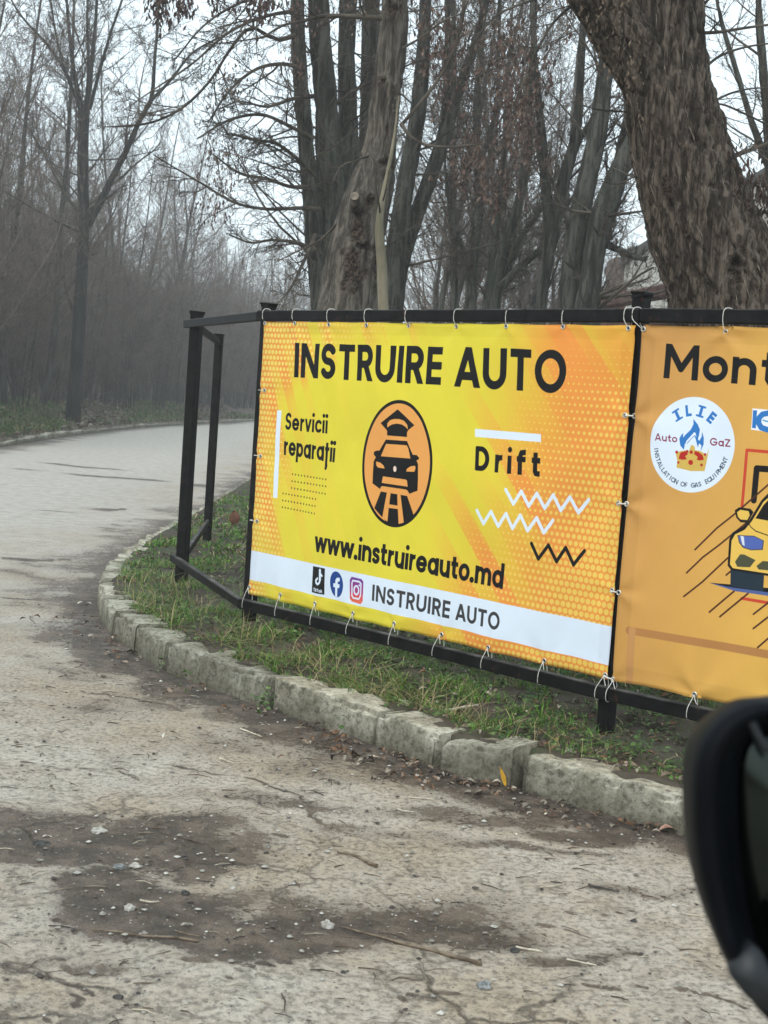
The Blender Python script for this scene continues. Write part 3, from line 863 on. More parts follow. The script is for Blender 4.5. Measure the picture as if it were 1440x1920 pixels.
def banner(name, A, seed, eyelets, label, pull):
    nu, nv = 150, 90
    u = np.linspace(0, 1, nu)[:, None] * np.ones((1, nv))
    v = np.linspace(0, 1, nv)[None, :] * np.ones((nu, 1))
    X, Y = u * A.W, v * A.H
    d = (fbm2(X * 1.3, Y * .9, 3, seed) - .5) * .034 + (fbm2(X * 5 + Y * 2, Y * 1.6, 3, seed + 3) - .5) * .013
    eu = [A.uv(*e) for e in eyelets]
    for e in eu:      # cloth drawn tight towards each eyelet: short creases fanning from it
        dx, dy = X - e[0], Y - e[1]
        r = np.hypot(dx, dy)
        d = d + .010 * pull * np.cos(4 * np.arctan2(dx, dy) + seed + 7 * e[0]) * np.exp(-r / (.07 + .06 * ((e[0] * 7.3) % 1))) * sstep(.0, .03, r)
    # edge scallops between the ties
    bot = np.array(sorted([e[0] for e in eu if e[1] > A.H * .9]))
    sag = np.interp(X.ravel(), bot, np.zeros(len(bot))).reshape(X.shape)
    near = np.min(np.abs(X[..., None] - bot), -1)
    rise = .004 * sstep(.0, .16, near) * sstep(.8, 1, v)
    rise2 = .003 * sstep(.0, .16, near) * sstep(.2, .0, v)
    P = A.O + X[..., None] * A.D + A.N * d[..., None]
    P[..., 2] -= Y - rise + rise2
    V = P.reshape(-1, 3)
    uv = np.c_[u.ravel(), 1 - v.ravel()]
    root = thing(name, label, 'banner', A.O - np.array([0, 0, A.H]) )
    Vb = V - A.N * .0012
    Fq = grid_faces(nu, nv)
    # front and back sheets joined round the edge
    n = len(V)
    idx = np.arange(n).reshape(nu, nv)
    ring = np.r_[idx[:, 0], idx[-1, 1:], idx[-2::-1, -1], idx[0, -2:0:-1]]
    ed = np.c_[ring, np.roll(ring, -1), np.roll(ring, -1) + n, ring + n]
    me = mesh('sheet', np.r_[V, Vb], [np.r_[Fq, Fq[:, ::-1] + n, ed]], art_material(name + '_print', A), True, np.r_[uv, uv])
    link('sheet', me, root)
    # eyelets
    k = 14
    a = np.arange(k) * 2 * np.pi / k
    prof = [(.0062, .000), (.0066, .0018), (.0090, .0026), (.0118, .0018), (.0124, .0002)]
    for e in eu:
        iu = min(nu - 1, max(0, int(round(e[0] / A.W * (nu - 1))))); iv = min(nv - 1, max(0, int(round(e[1] / A.H * (nv - 1)))))
        off = d[iu, iv]
        C = A.O + A.D * e[0] - np.array([0, 0, e[1]]) + A.N * (off + .001)
        rows = [C + A.D * (r * np.cos(a))[:, None] + np.array([0, 0, 1]) * (r * np.sin(a))[:, None] + A.N * h for r, h in prof]
        Vv = np.concatenate(rows)
        eo = link('eyelet', mesh('eyelet', Vv, grid_faces(len(prof), k, True), M_eyelet, True), root)
        Vh = np.r_[C[None] + A.N * .0006, rows[0] - A.N * 0.0]
        j = np.arange(k)
        hm = mesh('eyelet_hole', Vh, np.c_[np.zeros(k, int), 1 + j, 1 + (j + 1) % k], M_eyehole)
        ho = link('eyelet_hole', hm, root)
        ho.parent = eo
        ho.matrix_parent_inverse = Matrix.Translation(-Vector(root.location)) @ Matrix.Identity(4) if False else Matrix.Identity(4)
    return root, eu

A1, A2 = art_one(), art_two()
EY1_top = [(499, 606), (555, 606), (619, 609), (690, 610), (767, 611), (857, 612), (952, 612), (1058, 613), (1181, 616)]
EY1_bot = [(467, 1101), (526, 1115), (592, 1131), (663, 1150), (740, 1169), (826, 1190), (916, 1214), (1020, 1239), (1134, 1266)]
EY1_l = [(498 - 1, 732), (489, 855), (481, 977)]
EY1_r = [(1173, 779), (1160, 944), (1147, 1107)]
EY2_l = [(1189, 780), (1176, 945), (1163, 1111)]
EY2_top = [(1206, 617), (1361, 623), (1525, 631)]
EY2_bot = [(1151, 1274), (1303, 1302), (1465, 1334)]
ban1, eu1 = banner('yellow_banner', A1, 3, EY1_top + EY1_bot + EY1_l + EY1_r, 'yellow driving school banner with INSTRUIRE AUTO lettering and an oval car badge', .6)
ban2, eu2 = banner('orange_banner', A2, 8, EY2_top + EY2_bot + EY2_l, 'brown orange banner reading Mont with round flame and crown badge', 1.2)

# ------------------------------------------------------------------ steel frame that carries them
frame = thing('steel_banner_frame', 'black welded square tube frame carrying the two banners along the verge', 'banner frame', (B1_O[0], B1_O[1], 0))
Zv = np.array([0, 0, 1.0])
def part_beam(name, P, Q, w, h, up=(0, 0, 1), parent=None, mat=None, lab=None):
    V, Fq = beam(P, Q, w, h, up)
    return link(name, mesh(name, V, [Fq[:, :4]], mat or M_paintblack), parent or frame, lab)
def post(x, y, z0, z1, w=.06, yaw=0., capw=.078, hook=False):
    a = np.array([math.cos(yaw), math.sin(yaw), 0])
    V, Fq = beam((x, y, z0), (x, y, z1), w, w, a)
    p = link('post', mesh('post', V, [Fq], M_paintblack), frame)
    # splayed plastic cap, open lip
    rows = []
    b = np.cross(Zv, a)
    for (hw_, z) in ((w / 2 + .001, z1 - .012), (w / 2 + .003, z1), (capw / 2, z1 + .010), (capw / 2 - .004, z1 + .0125), (w / 2 - .012, z1 + .004)):
        rows.append(np.array([np.array([x, y, z]) + sx * hw_ * a + sy * hw_ * b for sx, sy in ((1, 1), (-1, 1), (-1, -1), (1, -1))]))
    V = np.concatenate(rows)
    V += np.random.RandomState(int(abs(x) * 100)).normal(0, .0018, V.shape)
    Fc = np.r_[grid_faces(5, 4, True), [[16, 17, 18, 19]]]
    link('post_cap', mesh('post_cap', V, Fc, M_paintblack), p).matrix_parent_inverse = Matrix.Identity(4)
    return p
mid_c = B1_O[:2] - B1_N[:2] * .055 + B1_D[:2] * -.045
rt_c = (B1_O + B1_D * (B1_W + .015 - .041))[:2] - B1_N[:2] * .055
far_c = (B2_O + B2_D * (B2_W + .02))[:2] - B2_N[:2] * .055
post(mid_c[0], mid_c[1], -.3, 1.885, yaw=math.atan2(B1_D[1], B1_D[0]))
post(rt_c[0], rt_c[1], -.3, 1.925, yaw=math.atan2(B1_D[1], B1_D[0]), capw=.072)
post(far_c[0], far_c[1], -.3, 1.93, yaw=math.atan2(B2_D[1], B2_D[0]))
LP = np.array([-1.285, 9.03]); BP = np.array([-1.477, 11.76])
post(LP[0], LP[1], -.3, 1.885, .066, yaw=1.2)
post(BP[0], BP[1], -.3, 1.86, .06, yaw=1.4)
def p3(p, z): return np.array([p[0], p[1], z])
r1 = B1_O + B1_D * -.05; r1b = B1_O + B1_D * (B1_W + .02)
part_beam('top_rail', p3(r1, 1.822), p3(r1b, 1.834), .04, .056)
part_beam('bottom_rail', p3(r1, .232), p3(r1b, .236), .04, .058)
for z_, k_ in ((1.834, 0), (.236, 0)):
    # weld sleeve where two lengths of tube meet
    t_ = .755
    c_ = B1_O + B1_D * (B1_W * t_)
    part_beam('weld_joint', p3(c_, z_ - .003) - B1_D * .012, p3(c_, z_ - .003) + B1_D * .012, .044, .062)
e2 = B2_O + B2_D * (B2_W + .05)
part_beam('top_rail', p3(r1b + B2_D * .004, 1.835), p3(e2, 1.835), .04, .058)
part_beam('bottom_rail', p3(r1b + B2_D * .004, .236), p3(e2, .236), .04, .058)
ld = nrm(np.array([LP[0] - r1[0], LP[1] - r1[1], 0]))
ln = np.array([ld[1], -ld[0], 0]);  ln = ln if np.dot(ln, CAM - B1_O) > 0 else -ln
part_beam('top_rail', p3(r1, 1.820), p3(LP, 1.812) + ln * .052 + ld * .07, .036, .05)
part_beam('bottom_rail', p3(r1, .230), p3(LP, .295) + ln * .052 + ld * .07, .036, .05)
part_beam('top_rail', p3(LP, 1.80), p3(BP, 1.80), .03, .05)
part_beam('bottom_rail', p3(LP, .30), p3(BP, .29), .03, .05)

# ------------------------------------------------------------------ cords
rc = random.Random(4)
def resample_line(p, n):
    s = np.r_[0, np.cumsum(np.linalg.norm(np.diff(p, axis=0), axis=1))]
    t = np.linspace(0, s[-1], n)
    q = np.stack([np.interp(t, s, p[:, k]) for k in range(3)], -1)
    q[1:-1] = (q[:-2] + 2 * q[1:-1] + q[2:]) / 4
    return q
def cord_mesh(paths, r=.0017):
    mb = MB()
    for p in paths:
        p = resample_line(np.array(p), 22)
        mb.add(*tube(p, r, 6))
    return mb.mesh('cord', M_cord, True)
def P_of(A, e): return A.O + A.D * e[0] - Zv * e[1]
def top_cord(A, e, root, zr, slant=None, hh=.030):
    s = rc.uniform(-.012, .004) if slant is None else slant
    p = P_of(A, e); q = p + A.D * s
    q = np.array([q[0], q[1], 0])
    f = A.N
    path = [p + f * .004, p + f * .016 + Zv * .012 + A.D * s * .3, q + f * .0225 + Zv * (zr - hh * .6), q + f * .023 + Zv * (zr + hh * .7), q + f * .016 + Zv * (zr + hh + .004) + A.D * .004,
            q - f * .012 + Zv * (zr + hh + .004) + A.D * .022, q - f * .026 + Zv * zr + A.D * .024, q - f * .02 + Zv * (zr - hh) + A.D * .01, p - f * .006]
    link('tie_cord', cord_mesh([path]), root)
def bot_cord(A, e, root, zr, hh=.031):
    s = -rc.uniform(.006, .03)
    p = P_of(A, e); q = p + A.D * s; q = np.array([q[0], q[1], 0])
    f = A.N
    path = [p + f * .004, p + f * .012 - Zv * .02 + A.D * s * .3, q + f * .0225 + Zv * (zr + hh * .5), q + f * .023 + Zv * (zr - hh * .6), q + f * .012 + Zv * (zr - hh - .004),
            q - f * .018 + Zv * (zr - hh - .003), q - f * .027 + Zv * (zr + hh) - A.D * s * 1.2, p - f * .008 - A.D * s * .3]
    tail = [p + f * .008, p + f * .012 - Zv * .018 + A.D * .008, p + f * .010 - Zv * rc.uniform(.03, .045) + A.D * rc.uniform(.01, .02)]
    link('tie_cord', cord_mesh([path, tail]), root)
n1t, n1b = len(EY1_top), len(EY1_bot)
for i in range(0, n1t - 1): top_cord(A1, eu1[i], ban1, 1.826)
top_cord(A1, eu1[n1t - 1], ban1, 1.834, -.02)
for i in range(n1t, n1t + n1b): bot_cord(A1, eu1[i], ban1, .234)
top_cord(A2, eu2[0], ban2, 1.835, -.045)
for i in range(1, len(EY2_top)): top_cord(A2, eu2[i], ban2, 1.835)
for i in range(len(EY2_top), len(EY2_top) + len(EY2_bot)): bot_cord(A2, eu2[i], ban2, .236)
for i, e in enumerate(eu1[n1t + n1b:n1t + n1b + 3]):       # left edge, round the corner post
    p = P_of(A1, e); f = A1.N
    link('tie_cord', cord_mesh([[p + f * .004, p + f * .014 - A1.D * .02, p + f * .006 - A1.D * .058, p - f * .04 - A1.D * .07, p - f * .09 - A1.D * .03, p - f * .03 + A1.D * .004]]), ban1)
for i, e in enumerate(eu1[n1t + n1b + 3:]):                # seam between the two banners
    p = P_of(A1, e); q = P_of(A2, eu2[len(EY2_top) + len(EY2_bot) + i])
    link('tie_cord', cord_mesh([[p + A1.N * .004, p * .7 + q * .3 + A1.N * .016, p * .3 + q * .7 + A1.N * .016, q + A1.N * .004]], .003), ban1)
p = P_of(A1, eu1[n1t + n1b - 1]); q = P_of(A2, eu2[len(EY2_top)])
link('tie_cord', cord_mesh([[p + A1.N * .004, p * .5 + q * .5 + A1.N * .016, q + A1.N * .004]], .003), ban1)

# ------------------------------------------------------------------ kerb lines (foot of the kerb on the road side), metres
KR = np.array([(3.1, 3.15), (2.2, 3.84), (1.5, 4.37), (1.1, 4.69), (.83, 4.88), (.60, 5.08), (.41, 5.21), (.26, 5.34), (.02, 5.64), (-.21, 5.87), (-.44, 6.14), (-.74, 6.46), (-1.03, 6.86), (-1.27, 7.29),
               (-1.45, 7.68), (-1.66, 8.30), (-1.81, 8.94), (-1.93, 9.9), (-1.99, 10.9), (-2.02, 12.4), (-2.05, 16.5), (-2.1, 20), (-2.2, 24), (-2.35, 30), (-2.45, 40), (-2.2, 50), (-1.5, 60), (-.3, 71), (3, 90), (9, 115), (20, 150)], float)
KL = np.array([(-6.6, -30), (-6.8, 0), (-7.2, 15), (-7.5, 26.5), (-7.7, 30), (-7.95, 34), (-8.1, 38), (-8.2, 44), (-8.05, 50), (-7.55, 59), (-6.7, 71), (-4.6, 90), (0, 115), (9, 150)], float)
def dist_line(X, Y, L):
    """signed distance: positive on the right of the line walked from first to last point... sign by nearest segment"""
    best = np.full(X.shape, 1e9); sg = np.zeros(X.shape)
    for (ax, ay), (bx, by) in zip(L[:-1], L[1:]):
        ex, ey = bx - ax, by - ay
        t = np.clip(((X - ax) * ex + (Y - ay) * ey) / (ex * ex + ey * ey), 0, 1)
        dx, dy = X - ax - t * ex, Y - ay - t * ey
        d = np.hypot(dx, dy)
        c = dx * ey - dy * ex
        m = d < best
        best = np.where(m, d, best); sg = np.where(m, np.where(c >= 0, 1.0, -1.0), sg)
    return best * sg
def axis(segs):
    out = []
    for a, b, st in segs:
        out.append(np.arange(a, b - st * .5, st))
    out.append([segs[-1][1]])
    return np.concatenate(out)
def sheet(name, xs, ys, zf, mat, attrf=None, cut=None, smooth=True):
    X, Y = np.meshgrid(xs, ys, indexing='ij')
    Z = zf(X, Y)
    V = np.stack([X, Y, Z], -1).reshape(-1, 3)
    Fq = grid_faces(len(xs), len(ys))[:, ::-1]
    if cut is not None:
        keep = cut(X, Y).ravel()
        Fq = Fq[keep[Fq].any(1)]
        used = np.zeros(len(V), bool); used[Fq.ravel()] = True
        mp = np.cumsum(used) - 1
        V = V[used]; Fq = mp[Fq]
    at = attrf(V) if attrf else None
    return mesh(name, V, Fq, mat, smooth, attrs=at)

# dirt patches: centre and radii given as seen, turned into a mask on the road itself
ELL = [(150, 1562, 190, 40, 1.0), (330, 1575, 190, 34, .9), (60, 1520, 150, 22, .7), (300, 1690, 165, 75, 1.05), (240, 1640, 90, 40, .9), (440, 1735, 210, 55, 1.05), (600, 1740, 170, 36, 1.0), (780, 1735, 170, 42, .95), (860, 1715, 110, 40, .6),
       (1050, 1785, 110, 26, .75), (580, 1520, 130, 20, .7), (640, 1440, 170, 30, .55), (880, 1520, 190, 26, .7), (1010, 1590, 220, 15, .7), (1180, 1672, 140, 18, .55), (1130, 1545, 170, 18, .8), (430, 1400, 120, 22, .4), (280, 1330, 190, 24, .35), (190, 1190, 120, 34, .7), (130, 1250, 130, 16, .4), (60, 1180, 90, 10, .3),
       (230, 1130, 60, 40, .8), (150, 1830, 60, 26, .55), (250, 1850, 50, 24, .45), (120, 1800, 100, 14, .4), (40, 1900, 90, 14, .35), (560, 1420, 100, 20, .5), (480, 1340, 120, 26, .5), (760, 1575, 140, 12, .45), (320, 1560, 100, 16, .6), (90, 1740, 70, 8, .4), (330, 1000, 80, 20, .5), (260, 1060, 90, 26, .6)]
CRK = [((280, 1440), (420, 1450), (520, 1470), (640, 1540)), ((330, 1553), (430, 1562), (500, 1560), (560, 1573), (650, 1585)), ((1020, 1708), (1100, 1703), (1155, 1697)), ((980, 1745), (1060, 1760), (1150, 1788), (1240, 1790), (1330, 1806)), ((1100, 1850), (1200, 1835), (1290, 1860), (1360, 1890)),
       ((0, 1745), (60, 1735), (150, 1745), (220, 1770)), ((300, 1800), (360, 1812), (420, 1800), (520, 1795)), ((400, 1850), (440, 1830), (520, 1815)), ((0, 1820), (40, 1840), (100, 1850), (130, 1880), (90, 1910)), ((130, 1765), (110, 1800), (130, 1850), (170, 1870)),
       ((60, 1600), (110, 1630), (180, 1640)), ((700, 1880), (820, 1862), (900, 1860)), ((150, 1300), (260, 1310), (350, 1330)), ((0, 1452), (120, 1448), (250, 1470)),
       ((0, 878), (90, 884), (180, 893), (280, 900), (380, 911)), ((0, 1045), (60, 1050), (110, 1048)), ((100, 958), (170, 960), (230, 955)), ((120, 938), (180, 945), (200, 937)), ((90, 868), (210, 880), (300, 868)), ((0, 1120), (90, 1125), (140, 1120))]
def road_attr(V):
    x, y = V[:, 0], V[:, 1]
    n = len(V)
    front = y > 1.5
    px = np.full(n, -9999.0); py = np.full(n, -9999.0)
    px[front], py[front] = project(V[front])
    yw = np.maximum(y, 1.0)
    w1 = (fbm2(x * 2.2, y * 2.2, 4, 11) - .5); w2 = (fbm2(x * 2.2, y * 2.2, 4, 23) - .5)
    qx, qy = px + w1 * 2600 / yw * .42, py + w2 * 2600 / yw * .22
    d = np.zeros(n)
    for cx, cy, rx, ry, a in ELL:
        r = np.hypot((qx - cx) / rx, (qy - cy) / ry)
        d = np.maximum(d, a * (1 - sstep(.45, 1.45, r)))
    dk = -dist_line(x, y, KR)          # on the road side positive
    dk = np.where(dk < 0, 0, dk)
    k = (1 - sstep(.05, .42, dk + w1 * .5)) * np.where(y < 9, 1.0, .85)
    k = np.maximum(k, (1 - sstep(.1, .75, dk + w1 * 1.4)) * .6 * sstep(6.5, 8.5, y))
    d = np.maximum(d, k)
    dl = dist_line(x, y, KL)
    d = np.maximum(d, (1 - sstep(.1, .9, dl + w1 * .8)) * .85)
    d = d + .16 * sstep(.52, .75, fbm2(x * 1.1, y * .8, 4, 40)) * sstep(14, 7, y)
    c = .95 * (1 - sstep(3.3, 4.9, y + .6 * x)) + .22 * (1 - sstep(5, 9, y))
    for L in CRK:
        P = np.array([on_z(a, b)[:2] for a, b in L])
        P = spline(P, 14)[:, :2]
        sel = np.abs(dist_line(x + w1 * .22, y + w2 * .22, P))
        ww = .003 + .0012 * P[:, 1].mean() if P[:, 1].mean() < 9 else .015 + .003 * P[:, 1].mean()
        d = np.maximum(d, 1.0 * (1 - sstep(ww * .5, ww * 1.5, sel)))
    s = .9 * (1 - sstep(7.5, 12.5, y + .8 * (x + 1))) + .05
    s = np.maximum(s, (1 - sstep(.3, 2.2, dk)) * .7)
    return {'dirt': np.clip(d, 0, 1.2), 'crack': c, 'sand': s}
def road_z(X, Y):
    z = (fbm2(X * .6, Y * .6, 3, 3) - .5) * .03 + (fbm2(X * 6, Y * 6, 3, 9) - .5) * .010 * sstep(16, 8, Y)
    z = z + (fbm2(X * 22, Y * 22, 3, 19, .8) - .5) * .011 * sstep(9, 5, Y)
    return z
road = sheet('road', axis([(-60, -12, 4), (-12, -3, .5), (-3, -1.6, .05), (-1.6, 1.3, .023), (1.3, 3.4, .08), (3.4, 20, 2)]),
             axis([(-25, 0, 2), (0, 2.8, .2), (2.8, 6.2, .023), (6.2, 10, .035), (10, 16, .08), (16, 40, .4), (40, 150, 4)]), road_z, M_road, road_attr)
link('road', road, kind='structure')
link('ground', sheet('ground', axis([(-290, 290, 29)]), axis([(-60, 290, 25)]), lambda X, Y: X * 0 - .12, M_soil), kind='structure')

def verge_h(X, Y, d):
    base = .135 - .085 * sstep(6.9, 5.6, Y) * sstep(.15, .5, d) - .02 * sstep(12, 30, Y)
    z = base + (fbm2(X * 2.5, Y * 2.5, 4, 31) - .5) * .07 * sstep(.1, .4, d) + (fbm2(X * 14, Y * 14, 3, 77) - .5) * .035 * sstep(16, 9, Y)
    return np.where(d > .0, -.25 + (z + .25) * sstep(.02, .09, d), -.25)
vx = axis([(-3, -2.4, .3), (-2.4, 2.6, .04), (2.6, 8, .5), (8, 60, 4)]); vy = axis([(2.5, 4, .1), (4, 13, .04), (13, 30, .4), (30, 200, 5)])
link('verge', sheet('verge', vx, vy, lambda X, Y: verge_h(X, Y, dist_line(X, Y, KR)), M_soil, cut=lambda X, Y: dist_line(X, Y, KR) > -.2), kind='structure')
def bank_h(X, Y, d):
    z = .13 + .38 * sstep(.4, 3.6, d) + .3 * sstep(4, 14, d) + 2.2 * sstep(6, 34, d) + (fbm2(X * .9, Y * .9, 4, 51) - .5) * .28 * sstep(.2, 1.6, d)
    return np.where(d > 0, -.25 + (z + .25) * sstep(.02, .12, d), -.25)
link('woodland_floor', sheet('woodland_floor', axis([(-120, -30, 6), (-30, -13, .6), (-13, -5, .15), (-5, 20, 1.5)]), axis([(-20, 18, 2), (18, 60, .3), (60, 220, 4)]),
     lambda X, Y: bank_h(X, Y, -dist_line(X, Y, KL)), M_woodfloor, cut=lambda X, Y: dist_line(X, Y, KL) < .2), kind='structure')

# ------------------------------------------------------------------ kerb stones
def kerb_stone(P, Q, h, w, seed, tilt=0., worn=1.0, n=None, sink=.14, mid=None):
    """a block whose road face runs from P to Q (2-D); uneven, rounded, chipped"""
    P, Q = np.array(P, float), np.array(Q, float)
    L = np.linalg.norm(Q - P)
    t = (Q - P) / L
    nin = np.array([t[1], -t[0]])                      # towards the verge
    n = n or max(8, int(L / .018))
    m = 36
    # cross section: superellipse-like block, rounded top edges
    a = np.linspace(0, 2 * np.pi, m, endpoint=False) + np.pi / m
    ca, sa = np.cos(a), np.sin(a)
    e = .10
    cx = np.sign(ca) * np.abs(ca) ** e * .5; cz = np.sign(sa) * np.abs(sa) ** e * .5
    s = np.linspace(0, 1, n)
    s = .5 - .5 * np.cos(np.pi * s) if L < .6 else s
    s = np.r_[0, .012, s[1:-1], .988, 1.0]
    endk = np.ones(len(s)); endk[0] = .90; endk[1] = .985; endk[-2] = .985; endk[-1] = .90
    H = h + sink
    S, CX = np.meshgrid(s, cx, indexing='ij'); _, CZ = np.meshgrid(s, cz, indexing='ij')
    CX = CX * endk[:, None]; CZ = CZ * (endk[:, None] * .4 + .6)
    X = CX * w + w / 2; Zz = CZ * H + (h - H / 2)
    Zz = Zz + tilt * (S - .5) * L
    bow = np.zeros_like(S)
    if mid is not None: bow = np.sin(np.pi * S) * mid
    sx = S * L
    # batter of the road face
    X = X + np.clip((h - Zz), 0, h) * -.10 * (CX < 0)
    wx, wy, wz = sx * 1.0, X, Zz
    big = noise(wx * 6 + seed * 9.1, wy * 6, wz * 6, seed) - .5
    med = noise(wx * 19 + seed * 3.7, wy * 19, wz * 19, seed + 1) - .5
    fin = noise(wx * 55, wy * 55 + seed, wz * 55, seed + 2) - .5
    gro = big * .018 + med * .012 + fin * .008
    edge = np.exp(-((Zz - h) / .03) ** 2) * np.exp(-((np.abs(CX) - .5) / .12) ** 2)
    chip = np.clip(noise(wx * 11 + 5, wy * 11, wz * 11 + seed, seed + 5) - .42, 0, 1) * edge * .10 * worn
    dirx = CX / .5; dirz = CZ / .5
    X = X + dirx * (gro - chip * .7); Zz = Zz + dirz * (gro * .8 - chip)
    PX = P[0] + t[0] * sx + nin[0] * (X + bow); PY = P[1] + t[1] * sx + nin[1] * (X + bow)
    V = np.stack([PX, PY, Zz], -1).reshape(-1, 3)
    ns = len(s)
    c0 = V[:m].mean(0) - np.array([t[0], t[1], 0]) * .004; c1 = V[-m:].mean(0) + np.array([t[0], t[1], 0]) * .004
    V = np.r_[V, [c0], [c1]]
    Fq = grid_faces(ns, m, True)
    j = np.arange(m)
    F3 = np.r_[np.c_[np.full(m, ns * m), (j + 1) % m, j], np.c_[np.full(m, ns * m + 1), (ns - 1) * m + j, (ns - 1) * m + (j + 1) % m]]
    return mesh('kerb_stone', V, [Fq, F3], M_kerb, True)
kerb = thing('kerb', None, None, (0, 6, 0), kind='structure')
kerb['label'] = 'worn concrete kerb stones edging the grass verge'
ST = [((2.95, 3.28), (1.83, 4.13), .155, .17, 0, .0), ((1.82, 4.14), (.585, 5.095), .150, .17, 0, .012), ((.545, 5.10), (.285, 5.31), .150, .19, -.13, -.01), ((.262, 5.345), (.035, 5.63), .155, .17, .03, 0), ((.022, 5.648), (-.43, 6.135), .160, .17, 0, .0),
      ((-.445, 6.15), (-1.02, 6.845), .160, .165, 0, .01), ((-1.035, 6.87), (-1.245, 7.25), .155, .165, 0, 0), ((-1.25, 7.27), (-1.44, 7.66), .160, .165, .0, 0), ((-1.452, 7.69), (-1.64, 8.25), .155, .165, 0, 0), ((-1.65, 8.28), (-1.80, 8.92), .15, .165, 0, 0)]
for i, (p, q, h, w, tl, bw) in enumerate(ST):
    me = kerb_stone(p, q, h, w, 20 + i, tl, mid=-bw)
    o = link('kerb_stone', me, kerb)
    o.location.z = -.012
    if i == 2: o['label'] = 'smooth grey kerb block broken loose and tilted'
def along(L, step):
    seg = np.r_[0, np.cumsum(np.linalg.norm(np.diff(L, axis=0), axis=1))]
    s = np.arange(0, seg[-1], step)
    return np.stack([np.interp(s, seg, L[:, 0]), np.interp(s, seg, L[:, 1])], -1)
kk = along(KR[16:27], 1.0)
for i in range(len(kk) - 1):
    t = nrm(kk[i + 1] - kk[i]) * .008
    link('kerb_stone', kerb_stone(kk[i] + t, kk[i + 1] - t, .14 - .05 * min(1, i / 8), .165, 50 + i, n=10 if i > 4 else None), kerb)
kerb2 = thing('far_kerb', None, None, (-8, 40, 0), kind='structure')
kerb2['label'] = 'low broken kerb along the woodland side of the road'
kk = along(KL[::-1], 1.0)
kk = kk[(kk[:, 1] > 21) & (kk[:, 1] < 75)]
for i in range(len(kk) - 1):
    t = nrm(kk[i + 1] - kk[i]) * .02
    sk = float(noise2(np.array([kk[i][1] * .3]), np.array([2.0]), 6)[0])
    me = kerb_stone((kk[i] + t)[::1], (kk[i + 1] - t), .15 - .10 * sk, .18, 90 + i, n=10, tilt=.03 * math.sin(i * 3.1))
    link('kerb_stone', me, kerb2)

# ------------------------------------------------------------------ grass, weeds, litter (things nobody could count)
rg = np.random.RandomState(7)
def verge_z(x, y):
    return verge_h(x, y, dist_line(x, y, KR))
def lush(x, y):
    """0 bare soil .. 1 thick grass, as the verge grows"""
    px, py = project(np.stack([x, y, np.full_like(x, .13)], -1))
    n = fbm2(x * 1.6, y * 1.6, 4, 61)
    g = sstep(.36, .62, n)
    for cx, cy, rx, ry, a in ((560, 1190, 190, 45, .95), (420, 1020, 90, 50, .9), (330, 1110, 110, 40, .6), (450, 950, 60, 40, .6), (820, 1290, 160, 50, .35), (1000, 1310, 120, 35, .2), (430, 1085, 45, 22, -.9), (1010, 1390, 120, 26, -1.0), (1150, 1420, 170, 40, -.9), (640, 1255, 90, 18, -.7), (930, 1270, 80, 14, -.5), (700, 1215, 50, 12, -.4)):
        r = np.hypot((px - cx) / rx, (py - cy) / ry)
        g = g + a * (1 - sstep(.4, 1.2, r))
    return np.clip(g, 0.0, 1)
def blades(n, x, y, z, hmin, hmax, wid, lean, cols, mixw):
    """blades of two quads and a tip; returns mesh arrays"""
    h = rg.uniform(hmin, hmax, n) * rg.uniform(.6, 1.15, n)
    az = rg.uniform(0, 2 * np.pi, n)
    dx, dy = np.cos(az), np.sin(az)
    l = rg.uniform(.15, lean, n) * h
    wx, wy = -dy * wid * .5 * rg.uniform(.7, 1.3, n), dx * wid * .5
    P = []
    for f, k in ((0, 1), (.45, .85), (.8, .55), (1.0, 0)):
        cx, cy, cz = x + dx * l * f ** 2 * 1.2, y + dy * l * f ** 2 * 1.2, z + h * (f - .25 * f ** 2 * (l / h)) - .005
        if k > 0:
            P += [np.stack([cx - wx * k, cy - wy * k, cz], -1), np.stack([cx + wx * k, cy + wy * k, cz], -1)]
        else:
            P += [np.stack([cx, cy, cz], -1)]
    V = np.stack(P, 1).reshape(-1, 3)
    b = (np.arange(n) * 7)[:, None]
    F4 = np.concatenate([b + np.array([[0, 1, 3, 2]]), b + np.array([[2, 3, 5, 4]])])
    F3 = b + np.array([[4, 5, 6]])
    ci = rg.choice(len(cols), n, p=mixw)
    c = np.array(cols)[ci] * rg.uniform(.7, 1.3, (n, 1))
    return V, F4, F3, np.repeat(c, 7, 0)
GC = [(.05, .135, .012), (.085, .215, .02), (.13, .27, .03), (.38, .32, .17), (.24, .165, .08), (.04, .09, .022)]
def scatter(n, x0, x1, y0, y1, fn):
    x = rg.uniform(x0, x1, n); y = rg.uniform(y0, y1, n)
    keep = rg.uniform(0, 1, n) < fn(x, y)
    return x[keep], y[keep]
def dens(x, y):
    d = dist_line(x, y, KR)
    return (d > .12) * (.05 + .95 * lush(x, y) ** 1.3)
parts_ = []
for (n, x0, x1, y0, y1) in ((230000, -2.1, 2.6, 4.4, 10.0), (60000, -2.2, 2.0, 10, 17), (26000, -2.3, 3.0, 17, 30)):
    x, y = scatter(n, x0, x1, y0, y1, lambda a, b: dens(a, b))
    # blades stand in tufts
    tx, ty = (fbm2(x * 9, y * 9, 2, 5) > .47), None
    x, y = x[tx], y[tx]
    z = verge_z(x, y)
    far = y0 > 9
    parts_.append(blades(len(x), x, y, z, .015, .075, .0036 if not far else .009, 2.1, GC, [.28, .30, .16, .12, .08, .06]))
mb = MB(); cc = []
for V, F4, F3, c in parts_:
    mb.add(V, F4, F3); cc.append(c)
link('grass', mb.mesh('grass', M_grass, attrs={'tint': np.concatenate(cc)}), label='short patchy winter grass growing on the verge behind the kerb', cat='grass', kind='stuff')
